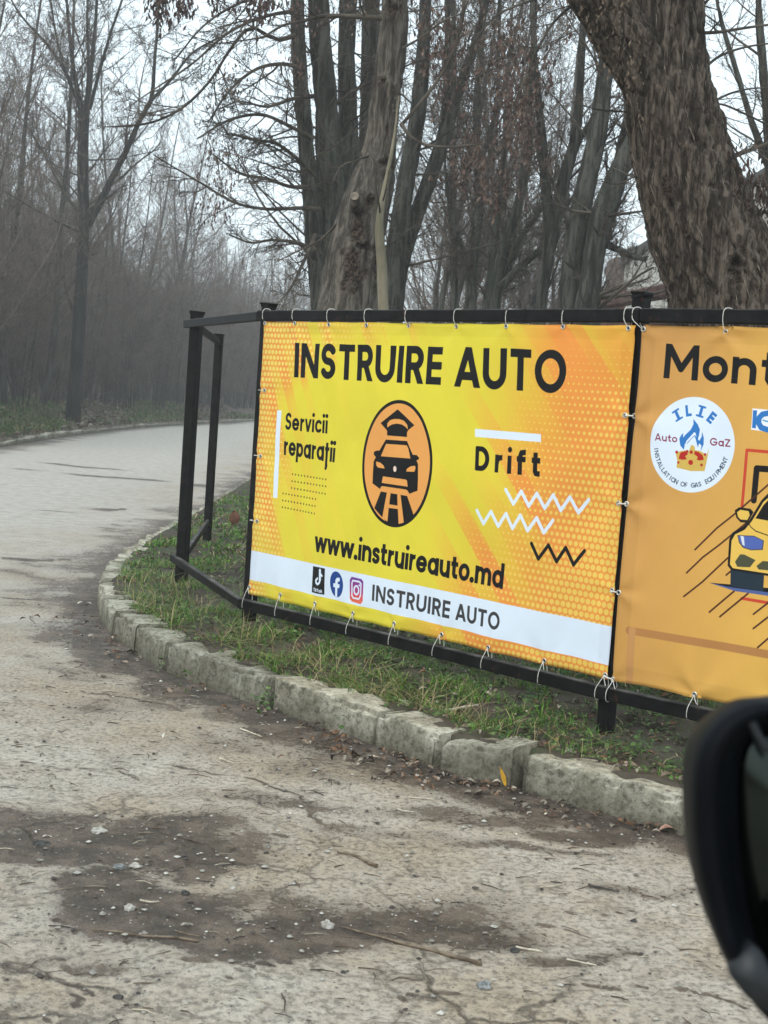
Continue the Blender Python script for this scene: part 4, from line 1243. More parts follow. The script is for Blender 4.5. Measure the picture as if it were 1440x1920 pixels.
# straw-coloured long blades drooping over the kerb
x, y = scatter(6500, -2.0, .9, 5.2, 9.0, lambda a, b: (dist_line(a, b, KR) > .13) * (dist_line(a, b, KR) < .55) * (.15 + lush(a, b)))
V, F4, F3, c = blades(len(x), x, y, verge_z(x, y), .08, .19, .0035, 2.6, [(.33, .27, .14), (.24, .19, .09), (.09, .14, .04)], [.45, .25, .3])
mb = MB().add(V, F4, F3)
link('dry_grass', mb.mesh('dry_grass', M_grass, attrs={'tint': c}), label='long straw coloured grass blades flopping over beside the kerb', cat='dry grass', kind='stuff')

def leaves(n, x, y, z, size, cols, curl=.5, flat=.5, aspect=.45, seed=1):
    """curled pointed leaves of six faces"""
    r = np.random.RandomState(seed)
    az = r.uniform(0, 2 * np.pi, n); s = size * r.uniform(.35, 1.4, n)
    t = np.stack([np.cos(az), np.sin(az), r.normal(0, flat * .5, n)], -1); t = nrm(t)
    up = nrm(np.stack([r.normal(0, flat, n), r.normal(0, flat, n), np.ones(n)], -1))
    b = nrm(np.cross(up, t)); up = np.cross(t, b)
    prof = [(0, 0), (.22, .75), (.5, 1), (.78, .65), (1.0, 0)]
    P = []
    cv = r.uniform(.1, curl, n)
    C = np.stack([x, y, z], -1)
    for f, k in prof:
        mid = C + t * ((f - .5) * s)[:, None] + up * (np.sin(f * np.pi) * cv * s * .35)[:, None]
        if k == 0: P.append(mid)
        else:
            w = b * (k * aspect * .5 * s)[:, None]; lift = up * (k * cv * s * .22)[:, None]
            P += [mid - w + lift, mid - up * 0, mid + w + lift]
    V = np.stack(P, 1).reshape(-1, 3)      # 1 + 3*3 + 1 = 11
    o = (np.arange(n) * 11)[:, None]
    F4 = np.concatenate([o + np.array([q]) for q in ([1, 2, 5, 4], [2, 3, 6, 5], [4, 5, 8, 7], [5, 6, 9, 8])])
    F3 = np.concatenate([o + np.array([q]) for q in ([0, 2, 1], [0, 3, 2], [7, 8, 10], [8, 9, 10])])
    c = np.array(cols)[r.randint(0, len(cols), n)] * r.uniform(.7, 1.3, (n, 1))
    return V, F4, F3, np.repeat(c, 11, 0)
LC = [(.16, .10, .065), (.10, .065, .045), (.24, .18, .13), (.33, .28, .22), (.07, .05, .04), (.20, .11, .06)]
# low weeds: small green leaves in rosettes
def rosettes(n, fn, size, cols, seed, x0=-2.0, x1=2.3, y0=4.6, y1=10):
    x, y = scatter(n, x0, x1, y0, y1, fn)
    k = 7
    X = np.repeat(x, k) + rg.normal(0, .028, len(x) * k); Y = np.repeat(y, k) + rg.normal(0, .028, len(x) * k)
    return leaves(len(X), X, Y, verge_z(X, Y) + rg.uniform(.004, .03, len(X)), size, cols, .5, .45, .55, seed)
V, F4, F3, c = rosettes(4200, lambda a, b: (dist_line(a, b, KR) > .13) * (.35 + .5 * sstep(-.5, .6, a)) * sstep(.35, .6, fbm2(a * 2.2, b * 2.2, 3, 91) + .1), .024, [(.05, .10, .025), (.085, .15, .04), (.12, .18, .06), (.035, .07, .02)], 3)
jx, jy = [], []
for (px_, py_, n_) in ((978, 1440, 34), (500, 1312, 40), (492, 1322, 20), (300, 1250, 16), (812, 1385, 12), (640, 1362, 8), (345, 1280, 14)):
    P_ = on_z(px_, py_, .05)
    for _ in range(n_): jx.append(P_[0] + rg.normal(0, .022)); jy.append(P_[1] + rg.normal(0, .022))
jx, jy = np.array(jx), np.array(jy)
Vj, F4j, F3j, cj = leaves(len(jx), jx, jy, rg.uniform(.02, .11, len(jx)), .024, [(.05, .10, .025), (.085, .15, .04), (.12, .18, .06)], .5, .6, .55, 77)
F4 = np.r_[F4, F4j + len(V)]; F3 = np.r_[F3, F3j + len(V)]; V = np.r_[V, Vj]; c = np.r_[c, cj]
link('low_weeds', MB().add(V, F4, F3).mesh('low_weeds', M_grass, attrs={'tint': c}), label='small leafed green weeds creeping over the bare soil under the frame', cat='weeds', kind='stuff')
x, y = scatter(26000, -2.1, 2.3, 4.5, 15, lambda a, b: (dist_line(a, b, KR) > .12) * .5 * sstep(.3, .7, fbm2(a * 1.7, b * 1.7, 3, 71)))
V, F4, F3, c = leaves(len(x), x, y, verge_z(x, y) + .010, .036, LC, .8, .45, .40, 5)
# drifts of leaves in the gutter
gx, gy = [], []
for (px_, py_, sx_, sy_, n_) in ((620, 1392, 34, 8, 60), (585, 1366, 12, 5, 14), (700, 1415, 50, 8, 70), (860, 1458, 70, 9, 120), (770, 1437, 26, 6, 30), (950, 1480, 40, 8, 45), (1060, 1515, 60, 8, 45), (1180, 1545, 70, 9, 40), (480, 1330, 26, 6, 22), (205, 1195, 40, 10, 40), (240, 1225, 40, 8, 30), (340, 1290, 60, 10, 20), (120, 1160, 60, 14, 30)):
    for _ in range(int(n_ * 1.1)):
        P = on_z(px_ + rg.normal(0, sx_), py_ + rg.normal(0, sy_), .01)
        gx.append(P[0]); gy.append(P[1])
gx, gy = np.array(gx), np.array(gy)
m_ = dist_line(gx, gy, KR) < -.012
gx, gy = gx[m_], gy[m_]
V2, F42, F32, c2 = leaves(len(gx), gx, gy, road_z(gx, gy) + rg.uniform(.002, .016, len(gx)), .034, LC + [(.05, .04, .032), (.30, .26, .21)], .8, .5, .45, 8)
link('leaf_litter', MB().add(V, F4, F3).add(V2, F42, F32).mesh('leaf_litter', M_dryleaf, attrs={'tint': np.r_[c, c2]}), label='brown and grey fallen leaves drifted against the kerb and over the verge', cat='leaf litter', kind='stuff')
# far bank: litter and green patches
def bank_z(x, y): return bank_h(x, y, -dist_line(x, y, KL))
x, y = scatter(36000, -20, -5.5, 20, 75, lambda a, b: (dist_line(a, b, KL) < -.15) * sstep(-9, -.3, dist_line(a, b, KL)) * .9 + .04 * (dist_line(a, b, KL) < -.3))
V, F4, F3, c = leaves(len(x), x, y, bank_z(x, y) + .03, .15, [(.14, .11, .085), (.22, .18, .14), (.09, .07, .055), (.30, .26, .21), (.12, .08, .05)], .8, .5, .5, 15)
link('woodland_litter', MB().add(V, F4, F3).mesh('woodland_litter', M_dryleaf, attrs={'tint': c}), label='fallen leaves covering the bank at the edge of the wood', cat='leaf litter', kind='stuff')
def gb(a, b):
    d = -dist_line(a, b, KL)
    px, py = project(np.stack([a, b, np.full_like(a, .3)], -1))
    g = .18 * sstep(.45, .6, fbm2(a * .5, b * .35, 3, 8))
    for cx, cy, rx, ry, am in ((30, 785, 90, 26, 1.0), (110, 800, 40, 14, .5), (300, 775, 60, 14, .7), (260, 790, 40, 10, .3), (460, 772, 30, 12, .8)):
        g = g + am * (1 - sstep(.5, 1.3, np.hypot((px - cx) / rx, (py - cy) / ry)))
    return (d > .2) * (d < 5) * np.clip(g, 0, 1)
x, y = scatter(90000, -16, -5.5, 20, 72, gb)
V, F4, F3, c = blades(len(x), x, y, bank_z(x, y), .08, .30, .022, 1.4, [(.06, .12, .025), (.10, .17, .04), (.24, .20, .11), (.04, .08, .025)], [.35, .32, .2, .13])
link('bank_grass', MB().add(V, F4, F3).mesh('bank_grass', M_grass, attrs={'tint': c}), label='tufts of green grass on the bank across the road', cat='grass', kind='stuff')
# grit and crumbs on the road
n = 5200
x = rg.uniform(-1.7, 1.25, n); y = 2.9 + 5.5 * rg.uniform(0, 1, n) ** 1.3
m_ = dist_line(x, y, KR) < -.03
x, y = x[m_], y[m_]
at_ = road_attr(np.stack([x, y, x * 0], -1))['dirt']
kp = rg.uniform(0, 1, len(x)) < (.35 + .65 * np.clip(at_, 0, 1))
x, y = x[kp], y[kp]; n = len(x)
s = .0028 + .0075 * rg.uniform(0, 1, n) ** 4
ico = np.array([(0, 0, 1), (.9, 0, .3), (.28, .86, .3), (-.73, .53, .3), (-.73, -.53, .3), (.28, -.86, .3), (0, 0, -.4)])
f_ = np.array([(0, 1, 2), (0, 2, 3), (0, 3, 4), (0, 4, 5), (0, 5, 1), (6, 2, 1), (6, 3, 2), (6, 4, 3), (6, 5, 4), (6, 1, 5)])
V = ico[None] * rg.uniform(.6, 1.3, (n, 7, 3)) * s[:, None, None] * np.array([1.2, 1.2, .7])
V += np.stack([x, y, road_z(x, y) + s * .3], -1)[:, None]
c = np.array([(.5, .48, .43), (.26, .24, .21), (.07, .06, .055), (.38, .36, .31), (.15, .13, .11)])[rg.choice(5, n, p=[.24, .24, .22, .14, .16])]
link('grit', mesh('grit', V.reshape(-1, 3), [(f_[None] + (np.arange(n) * 7)[:, None, None]).reshape(-1, 3)], M_dryleaf, attrs={'tint': np.repeat(c, 7, 0)}), label='loose grit and small stone chips scattered over the road', cat='grit', kind='stuff')
# straw bits and twig crumbs on the road
n = 900
x = rg.uniform(-1.8, 1.3, n); y = 2.95 + 5.8 * rg.uniform(0, 1, n) ** 1.3
m_ = dist_line(x, y, KR) < -.02
x, y = x[m_], y[m_]; n = len(x)
az = rg.normal(0, .9, n); l = rg.uniform(.006, .038, n)
z = road_z(x, y)
Pm = np.stack([x, y, z + .003], -1)
dd = np.stack([np.cos(az), np.sin(az), rg.normal(0, .08, n)], -1) * l[:, None]
bend = np.stack([-np.sin(az), np.cos(az), np.abs(rg.normal(0, .5, n))], -1) * (l * .15)[:, None]
PP = np.stack([Pm - dd, Pm + bend, Pm + dd], 1)
V, Fq = tubes(PP, np.repeat(rg.uniform(.0007, .0022, n)[:, None], 3, 1) * np.array([1, 1, .5]), 4)
c = np.array([(.42, .37, .28), (.12, .085, .06), (.07, .055, .045), (.25, .2, .15)])[rg.choice(4, n, p=[.2, .35, .3, .15])]
link('twig_bits', mesh('twig_bits', V, Fq, M_dryleaf, attrs={'tint': np.repeat(c, 12, 0)}), label='tiny straws and twig fragments strewn over the road', cat='debris', kind='stuff')

# ------------------------------------------------------------------ single stones, sticks and leaves on the road
def stone(px, py, wpx, mat, label, flat=.6, seed=1, z=0., asp=.8):
    P = on_z(px, py, z)
    r = wpx / 2 * P[1] / F
    P[2] = (road_z(np.array([P[0]]), np.array([P[1]]))[0] if z == 0 else verge_z(np.array([P[0]]), np.array([P[1]]))[0])
    nu, nv = 12, 16
    th = np.linspace(0, np.pi, nu)[:, None]; ph = np.linspace(0, 2 * np.pi, nv, endpoint=False)[None]
    d = np.stack([np.sin(th) * np.cos(ph), np.sin(th) * np.sin(ph), np.cos(th) * np.ones_like(ph)], -1)
    k = 1 + (noise(d[..., 0] * 1.7 + seed, d[..., 1] * 1.7, d[..., 2] * 1.7, seed) - .5) * .9 + (noise(d[..., 0] * 4 + seed, d[..., 1] * 4, d[..., 2] * 4, seed) - .5) * .35
    V = d * k[..., None] * r * np.array([1, asp, flat])
    V[..., 2] += r * flat * .55
    link('stone', mesh('stone', V.reshape(-1, 3), [grid_faces(nu, nv, True)[:, ::-1]], mat), label=label, cat='stone', group='loose stones on the road and verge', loc=Vector(P))
for a in ((184, 1568, 27, M_stonew, 'flat white stone on the dark dirt patch at the left', .45, 1), (222, 1636, 22, M_stoneg, 'bluish grey stone, left one of a close pair at the dirt patch edge', .6, 2), (253, 1632, 21, M_stonew, 'white topped stone beside the bluish grey one', .6, 3),
          (242, 1713, 23, M_stonew, 'rounded speckled pale stone in the middle of the dirt patch', .75, 4), (612, 1742, 22, M_stonew, 'pale stone beside the end of the longest stick', .85, 5), (906, 1858, 27, M_stoneg, 'grey stone with a pale top lying alone near the bottom edge', .75, 6),
          (964, 1789, 17, M_stoned, 'small black clod beside a pale straw', .65, 7), (347, 1682, 15, M_stoned, 'dark pebble with a pale chip in the dirt patch', .7, 8), (221, 1876, 20, M_stoned, 'flat black stone near the bottom left corner', .4, 9),
          (1188, 1729, 11, M_stoned, 'tiny dark pebble right of the dark stick', .7, 10), (80, 1590, 36, M_stoned, 'flat dark slab of stone below the white chips at the far left', .22, 12), (259, 1868, 9, M_stoned, 'tiny black pebble right of the flat black stone', .6, 13), (436, 1668, 14, M_stonew, 'pale pebble among twigs above the dirt patch', .5, 14), (643, 1832, 10, M_stoned, 'tiny dark pebble low in the middle of the road', .6, 15)):
    stone(*a)
for a in ((1070, 1400, 21, M_stonew, 'white stone with a brown side lying behind the kerb', .8, 21, .09), (756, 1305, 27, M_stonew, 'crumpled whitish lump lying in the grass left of the banner middle', .5, 22, .12), (1095, 1404, 12, M_stonew, 'small pale pebble right of the white stone behind the kerb', .7, 23, .09), (1124, 1406, 12, M_stonew, 'small white chip at the foot of the right post', .8, 24, .08), (1043, 1397, 13, M_stoneg, 'small grey pebble left of the white stone behind the kerb', .6, 25, .09), (920, 1360, 11, M_stoneg, 'small brown-grey pebble in the weeds behind the loose kerb block', .8, 26, .1)):
    stone(*a[:5], flat=a[5], seed=a[6], z=a[7])
def stick(pts, r0, r1, mat, label, z=0., name='stick', lift=.004, k=7):
    P = np.array([on_z(a, b, z) for a, b in pts])
    zz_ = road_z if z == 0 else verge_z
    n = max(8, len(pts) * 6)
    Q = spline(P, n)
    Q[:, 2] = zz_(Q[:, 0], Q[:, 1]) + lift + r0 * .4
    Q[:, 2] = np.convolve(np.pad(Q[:, 2], 2, 'edge'), np.ones(5) / 5, 'valid')
    R = np.interp(np.linspace(0, 1, n), [0, .5, 1], [r0, (r0 + r1) * .5, r1]) * (1 + .18 * np.sin(np.arange(n) * 2.3))
    V, Fq, F3 = tube(Q, R, k)
    C = Q.mean(0)
    link(name, mesh(name, V - C, [Fq, F3], mat, True), label=label, cat='stick', group='sticks lying on the road', loc=Vector(C))
stick([(172, 1749), (260, 1762), (320, 1766), (372, 1771)], .002, .0035, M_stick, 'thin straight brown stick along the lower edge of the dirt patch')
stick([(640, 1741), (700, 1757), (760, 1775), (820, 1792), (902, 1817)], .002, .0062, M_stick, 'longest curved brown stick, thicker at its right end')
stick([(632, 1600), (660, 1606), (706, 1627)], .003, .006, M_stick, 'short bark covered stick in the middle of the road')
stick([(332, 1758), (372, 1764)], .003, .002, M_stick, 'short brown twig beside the thin straight stick')
stick([(1102, 1666), (1130, 1671), (1160, 1675)], .0045, .002, M_stoned, 'short almost black stick in front of the kerb')
stick([(1012, 1668), (1035, 1666), (1057, 1663)], .0028, .002, M_stickpale, 'short pale straw left of the dark stick')
stick([(967, 1782), (990, 1788), (1016, 1792)], .0028, .0026, M_stickpale, 'yellowish straw beside the small black clod')
stick([(1062, 1805), (1090, 1811), (1118, 1816)], .0022, .0022, M_stickpale, 'pale thin straw lower right on the road')
stick([(450, 1372), (470, 1378), (490, 1385)], .004, .0018, M_stickpale, 'pale curved sliver in front of the kerb')
stick([(262, 1695), (280, 1698), (298, 1697)], .003, .002, M_stickpale, 'pale sliver inside the dirt patch above the speckled stone')
stick([(745, 1521), (760, 1524), (775, 1525)], .003, .002, M_stickpale, 'short pale sliver left of the kerb corner leaves')
stick([(766, 1498), (790, 1500), (812, 1503)], .003, .002, M_stickpale, 'long pale sliver below the loose kerb block')
stick([(410, 1425), (425, 1428), (440, 1433)], .003, .0018, M_stickpale, 'thin pale sliver on the tan ground left of centre')
stick([(806, 1326), (850, 1324), (897, 1321)], .008, .005, M_stickpale, 'bleached stick lying in the weeds on the verge', z=.11, lift=.012)
def leaf(px, py, wpx, ang, col, label, z=0., asp=.4, up=.02, seed=1, stand=0.):
    P = on_z(px, py, z)
    L = wpx * P[1] / F
    base = road_z(np.array([P[0]]), np.array([P[1]]))[0] if z == 0 else verge_z(np.array([P[0]]), np.array([P[1]]))[0]
    nu, nv = 9, 5
    f = np.linspace(0, 1, nu)[:, None]; g = np.linspace(-1, 1, nv)[None]
    wdt = np.sin(np.pi * f ** .8) ** .9 * asp * .5
    x = (f - .5) * np.ones_like(g); y = wdt * g
    zc = .12 * np.sin(np.pi * f) + .22 * asp * np.abs(g) * wdt * 2 + .05 * np.sin(7 * f + seed) * g
    ca, sa = math.cos(ang), math.sin(ang)
    V = np.stack([(x * ca - y * sa), (x * sa + y * ca), zc * np.ones_like(x)], -1).reshape(-1, 3) * L
    if stand:
        V = V @ np.array(Matrix.Rotation(stand, 3, 'X'))
        V[:, 2] -= V[:, 2].min()
    me = mesh('leaf', V, [grid_faces(nu, nv)], M_dryleaf, True, attrs={'tint': np.tile(col, (nu * nv, 1))})
    link('leaf', me, label=label, cat='leaf', group='single fallen leaves', loc=Vector((P[0], P[1], base + .005)))
leaf(941, 1478, 42, 1.9, (.62, .34, .03), 'bright yellow slender leaf leaning upright between two kerb stones', stand=-1.15, asp=.2, seed=2)
leaf(1077, 1503, 24, .4, (.34, .09, .05), 'reddish brown leaf in the gutter in front of the last kerb stone', asp=.8)
leaf(1256, 1562, 44, .1, (.42, .24, .17), 'pinkish tan curled leaf at the foot of the kerb beside the mirror', asp=.7, seed=3)
leaf(1024, 1530, 13, .9, (.60, .58, .48), 'small cream leaf on the road below the kerb')
leaf(966, 1567, 14, 1.8, (.62, .60, .46), 'cream leaf lower and left of the small cream one')
leaf(545, 1528, 13, 1.1, (.58, .55, .46), 'pale leaf near the centre of the road')
leaf(631, 1526, 14, -.3, (.62, .60, .55), 'whitish pointed leaf right of the centre of the road')
leaf(306, 1384, 13, 1.4, (.62, .60, .5), 'pale upright leaf on the tan ground at the left', stand=-.6)
leaf(449, 1752, 18, 1.0, (.5, .45, .36), 'tan leaf in the dirt patch near its right side')
leaf(350, 1743, 24, .2, (.42, .38, .32), 'flat grey-tan leaf in the dirt patch above the short twig')
leaf(439, 988, 30, 1.6, (.12, .05, .03), 'dark brown dead leaf standing upright in the grass behind the left posts', z=.13, asp=.7, stand=-1.2)
leaf(66, 1571, 14, 1.9, (.65, .63, .58), 'white curled chip left of the flat white stone', asp=.3)
leaf(88, 1576, 18, .1, (.62, .58, .5), 'cream chip above the flat dark slab', asp=.4)
leaf(158, 1135, 26, .25, (.62, .55, .45), 'large pale curled leaf on the road by the kerb bend', asp=.35)
leaf(1092, 1596, 16, .7, (.45, .4, .33), 'crumpled tan leaf right of the cream leaves')
leaf(790, 1695, 15, -.6, (.5, .47, .42), 'pale leaf at the right tip of the dirt patch')
leaf(570, 1365, 22, .5, (.13, .09, .07), 'dark curled leaf against the kerb face', asp=.8)
leaf(820, 1435, 22, .2, (.3, .17, .12), 'brown leaf in front of the joint left of the loose block', asp=.7)

# ------------------------------------------------------------------ trees
def shoots(P, R, L, m, t0, t1, lf, ang, angv, rf, nseg, wob, up, rs, rmin=.002, taper=.3, shrink=.55, bias=None):
    """m side shoots on each of the polylines P (B,n,3); returns P,R,L of the shoots"""
    B, n, _ = P.shape
    t = t0 + (t1 - t0) * (np.arange(m)[None] + rs.uniform(0, 1, (B, m))) / m
    idx = np.clip(t * (n - 1), 0, n - 1.001); i0 = idx.astype(int); f = (idx - i0)[..., None]
    b = np.arange(B)[:, None]
    S = P[b, i0] * (1 - f) + P[b, i0 + 1] * f
    T = nrm(P[b, i0 + 1] - P[b, i0])
    r = (R[b, i0] * (1 - f[..., 0]) + R[b, i0 + 1] * f[..., 0]) * rf * rs.uniform(.7, 1.1, (B, m))
    q = rs.normal(0, 1, (B, m, 3))
    if bias is not None: q = q + np.array(bias)
    q = nrm(q - (q * T).sum(-1, keepdims=True) * T)
    a = np.radians(ang + rs.normal(0, angv, (B, m)))[..., None]
    D = nrm(T * np.cos(a) + q * np.sin(a))
    ln = L[:, None] * lf * (1 - shrink * t) * rs.uniform(.55, 1.25, (B, m))
    S, D, r, ln = S.reshape(-1, 3), D.reshape(-1, 3), np.maximum(r.reshape(-1), rmin), ln.reshape(-1)
    out = [S]
    p, d = S.copy(), D.copy()
    for k in range(nseg):
        d = nrm(d + rs.normal(0, wob, d.shape) + np.array([0, 0, up]))
        p = p + d * (ln / nseg)[:, None]
        out.append(p.copy())
    PP = np.stack(out, 1)
    RR = np.maximum(r[:, None] * np.linspace(1, taper, nseg + 1)[None], rmin * .6)
    return PP, RR, ln
def resample(P, R, n):
    k = P.shape[1]
    i = np.linspace(0, k - 1, n)
    i0 = np.minimum(i.astype(int), k - 2); f = (i - i0)
    return P[:, i0] * (1 - f)[None, :, None] + P[:, i0 + 1] * f[None, :, None], R[:, i0] * (1 - f) + R[:, i0 + 1] * f
def limb_paths(paths, n=24):
    """pixel paths [(px,py,width px)...] with distance y (or [y0,y1]) -> world polylines"""
    P, R = [], []
    for pth, yy in paths:
        y0, y1 = yy if isinstance(yy, (tuple, list)) else (yy, yy)
        rows = []
        for i, (a, b, w) in enumerate(pth):
            y = y0 + (y1 - y0) * i / (len(pth) - 1)
            rows.append(np.r_[at_y(a, b, y), w * .5 * y / F])
        if pth[-1][1] < -40:          # the limb goes on above the view and thins out
            e_ = rows[-1]; dd_ = nrm(e_[:3] - rows[-2][:3])
            rows.append(np.r_[e_[:3] + dd_ * (12 * e_[3] + .6), e_[3] * .62])
            rows.append(np.r_[rows[-1][:3] + nrm(dd_ + np.array([0, 0, .5])) * (16 * e_[3] + .6), e_[3] * .15])
        s = spline(rows, n)
        P.append(s[:, :3]); R.append(np.maximum(s[:, 3], .003))
    return np.array(P), np.array(R)
def lengths(P):
    return np.linalg.norm(np.diff(P, axis=1), axis=-1).sum(1)
def root_to_ground(P, R, z=0.0, flare=1.25):
    """carry the first point of every stem down to the ground"""
    d = nrm(P[:, 0] - P[:, 2])
    d[:, 2] = np.minimum(d[:, 2], -.5)
    k = (P[:, 0, 2] - z) / -d[:, 2]
    k = np.maximum(k, .05)[:, None]
    a = P[:, 0] + d * k; b = P[:, 0] + d * k * .5
    return np.concatenate([a[:, None], b[:, None], P], 1), np.concatenate([(R[:, 0] * flare)[:, None], (R[:, 0] * 1.05)[:, None], R], 1)
SCAR = []
def rough_tubes(P, R, k, amp, seed, nn=None, freq=2.0, stretch=4.0, pits=()):
    """trunk surface with real furrows; returns V,F for all limbs"""
    Vs, Fs, off = [], [], 0
    for b in range(len(P)):
        n = nn or P.shape[1]
        s = spline(np.c_[P[b], R[b]], n)
        p, r = s[:, :3], s[:, 3]
        T = nrm(np.gradient(p, axis=0))
        u = nrm(np.array([1.0, 0, 0]) - T[:, :1] * T)
        v = np.cross(T, u)
        a = np.arange(k) * 2 * np.pi / k
        sl = np.r_[0, np.cumsum(np.linalg.norm(np.diff(p, axis=0), axis=1))]
        A, Sm = np.meshgrid(a, sl)
        rr = r[:, None] * np.ones_like(A)
        rm = r.mean()
        cx, cy, cz = np.cos(A) * rm, np.sin(A) * rm, Sm / stretch
        h = 0; am = 1.0; fr = freq / max(rm, .05) * .5
        wob = (noise(cx * fr * .7, cy * fr * .7, Sm * fr * .35, seed + 9) - .5) * 1.2
        for o in range(4):
            q = noise(cx * fr + wob, cy * fr + wob * .5, cz * fr, seed + o)
            h = h + am * (np.exp(-(np.abs(2 * q - 1) / .22) ** 2) - .25 + .5 * (.5 - q)); am *= .6; fr *= 1.8
        h = h + (noise(cx * 40, cy * 40, Sm * 8, seed + 20) - .5) * .7
        big = (noise(cx * 3 / rm * .4, cy * 3 / rm * .4, Sm * 1.4, seed + 30) - .5)
        rr = rr * (1 + big * .16) - amp * h
        V = p[:, None] + rr[..., None] * (np.cos(A)[..., None] * u[:, None] + np.sin(A)[..., None] * v[:, None])
        V = V.reshape(-1, 3)
        scar = np.zeros(len(V))
        if pits:
            out = nrm(V - np.repeat(p, k, 0))
            qx, qy = project(V)
            facing = out[:, 1] < .15
            wn1 = (noise(V[:, 0] * 14, V[:, 1] * 14, V[:, 2] * 14, seed + 40) - .5) + (noise(V[:, 0] * 34, V[:, 1] * 34, V[:, 2] * 34, seed + 41) - .5) * .8
            for cx_, cy_, rx_, ry_, dep, lip in pits:
                r_ = np.hypot((qx - cx_) / rx_, (qy - cy_) / ry_) + wn1 * 1.1
                prof = -dep * (1 - sstep(.25, .95, r_)) + lip * np.exp(-((r_ - 1.05) / .22) ** 2) + lip * wn1 * 2 * (r_ < 1.4)
                V = V + out * (prof * facing)[:, None]
                scar = np.maximum(scar, facing * (1 - sstep(.55, 1.1, r_)) * (1.0 if dep > 0 else .25))
        SCAR.append(scar)
        Vs.append(V); Fs.append(grid_faces(n, k, True) + off); off += n * k
    return np.concatenate(Vs), np.concatenate(Fs)
def bend_branch_levels(P, R, L, spec, rs, rmin):
    """spec rows: (m, t0, t1, lf, ang, angv, rf, nseg, wob, up, sides)"""
    Vs, Fs, off, lev = [], [], 0, []
    for row in spec:
        m, t0, t1, lf, ang, angv, rf, nseg, wob, up, sides = row[:11]
        bias = row[11] if len(row) > 11 else None
        P, R, L = shoots(P, R, L, m, t0, t1, lf, ang, angv, rf, nseg, wob, up, rs, rmin, bias=bias)
        V, Fq = tubes(P, R, sides)
        Vs.append(V); Fs.append(Fq + off); off += len(V)
        lev.append((P, R, L))
    return np.concatenate(Vs), np.concatenate(Fs), lev

def place_tree(name, label, base, trunkV, trunkF, crownV, crownF, mt, mc=None, group=None, cat='tree', smooth=True, scar=None):
    root = thing(name, label, cat, base, group)
    at_ = None
    if scar is not None:
        sv = np.zeros(len(trunkV)); sv[:len(scar)] = scar; at_ = {'scar': sv}
    link('trunk', mesh('trunk', trunkV, [trunkF], mt, smooth, attrs=at_), root)
    if crownV is not None:
        link('crown', mesh('crown', crownV, [crownF], mc or M_twig), root)
    return root

# ---- prototypes for the wood across the road, built at the origin
def proto(seed, H, stems, spec, spread=.25, r0=.09, lean=.12, rmin=.006, n=10, start_r=.15):
    rs = np.random.RandomState(seed)
    P, R = [], []
    for s in range(stems):
        az = rs.uniform(0, 2 * np.pi); ln = rs.uniform(.2, 1) * lean * (2.2 if stems > 1 else .6)
        d = np.array([math.cos(az) * ln, math.sin(az) * ln, 1]); p = np.array([math.cos(az) * start_r, math.sin(az) * start_r, -.3]) * (stems > 1) + np.array([0, 0, -.3]) * (stems == 1)
        pts = [p]
        h = H * rs.uniform(.75, 1.0)
        for i in range(n - 1):
            d = nrm(d + rs.normal(0, .06, 3) * np.array([1, 1, .3]))
            p = p + d * h / (n - 1)
            pts.append(p)
        P.append(pts); R.append(r0 * rs.uniform(.7, 1.1) * np.linspace(1, .22, n) ** 1.1)
    P, R = np.array(P), np.array(R)
    TV, TF = tubes(P, R, 7)
    CV, CF, _ = bend_branch_levels(P, R, np.full(len(P), H), spec, rs, rmin)
    return mesh('trunk', TV, [TF], M_trunk_far, True), mesh('crown', CV, [CF], M_twig)
bush_spec = [(10, .06, .98, .46, 34, 12, .5, 6, .12, .05, 3), (9, .1, 1, .46, 40, 14, .55, 4, .15, .04, 3), (8, .1, 1, .5, 44, 16, .6, 2, .17, .02, 3)]
tall_spec = [(20, .16, .97, .40, 44, 9, .38, 8, .07, .08, 4), (10, .12, 1, .42, 38, 10, .5, 5, .10, .05, 3), (8, .1, 1, .42, 40, 12, .55, 3, .12, .03, 3), (4, .12, 1, .5, 42, 14, .7, 2, .15, .0, 3)]
thin_spec = [(22, .06, .97, .30, 42, 10, .40, 6, .08, .08, 3), (10, .12, 1, .46, 40, 10, .5, 4, .12, .04, 3), (9, .1, 1, .5, 42, 12, .6, 2, .15, .02, 3)]
PB = [proto(101 + i, 5.6 + i * .9, 8, bush_spec, r0=.028, rmin=.0052) for i in range(3)]
PT = [proto(201 + i, 13.5 + i * 1.3, 1, tall_spec, r0=.15, rmin=.0055) for i in range(3)]
PS = [proto(301 + i, 10.5 + i * 1.2, 2, thin_spec, r0=.075, rmin=.005, lean=.08) for i in range(3)]
def put(pr, name, label, cat, group, x, y, z, rz, s):
    root = bpy.data.objects.new(name, None); COL.objects.link(root)
    root.location = (x, y, z); root.rotation_euler = (0, 0, rz); root.scale = (s, s, s * random.uniform(.9, 1.1))
    tag(root, label, cat, group)
    for nm, me in (('trunk', pr[0]), ('crown', pr[1])):
        o = bpy.data.objects.new(nm, me); COL.objects.link(o); o.parent = root
random.seed(12)
def kl_x(y): return float(np.interp(y, KL[:, 1], KL[:, 0]))
nb = 0
rows = []
y = 27.0
while y < 140:
    xl = -.30 * y - 3
    xk = kl_x(y)
    xe = xk - 2.6
    step = 1.55 + y * .010
    x = xe - random.uniform(0, .8)
    depth = 0
    while x > max(xl, xe - 14):
        rows.append((x + random.uniform(-.5, .5), y + random.uniform(-.8, .8), depth))
        x -= (1.5 + depth * .28); depth += 1
    y += step
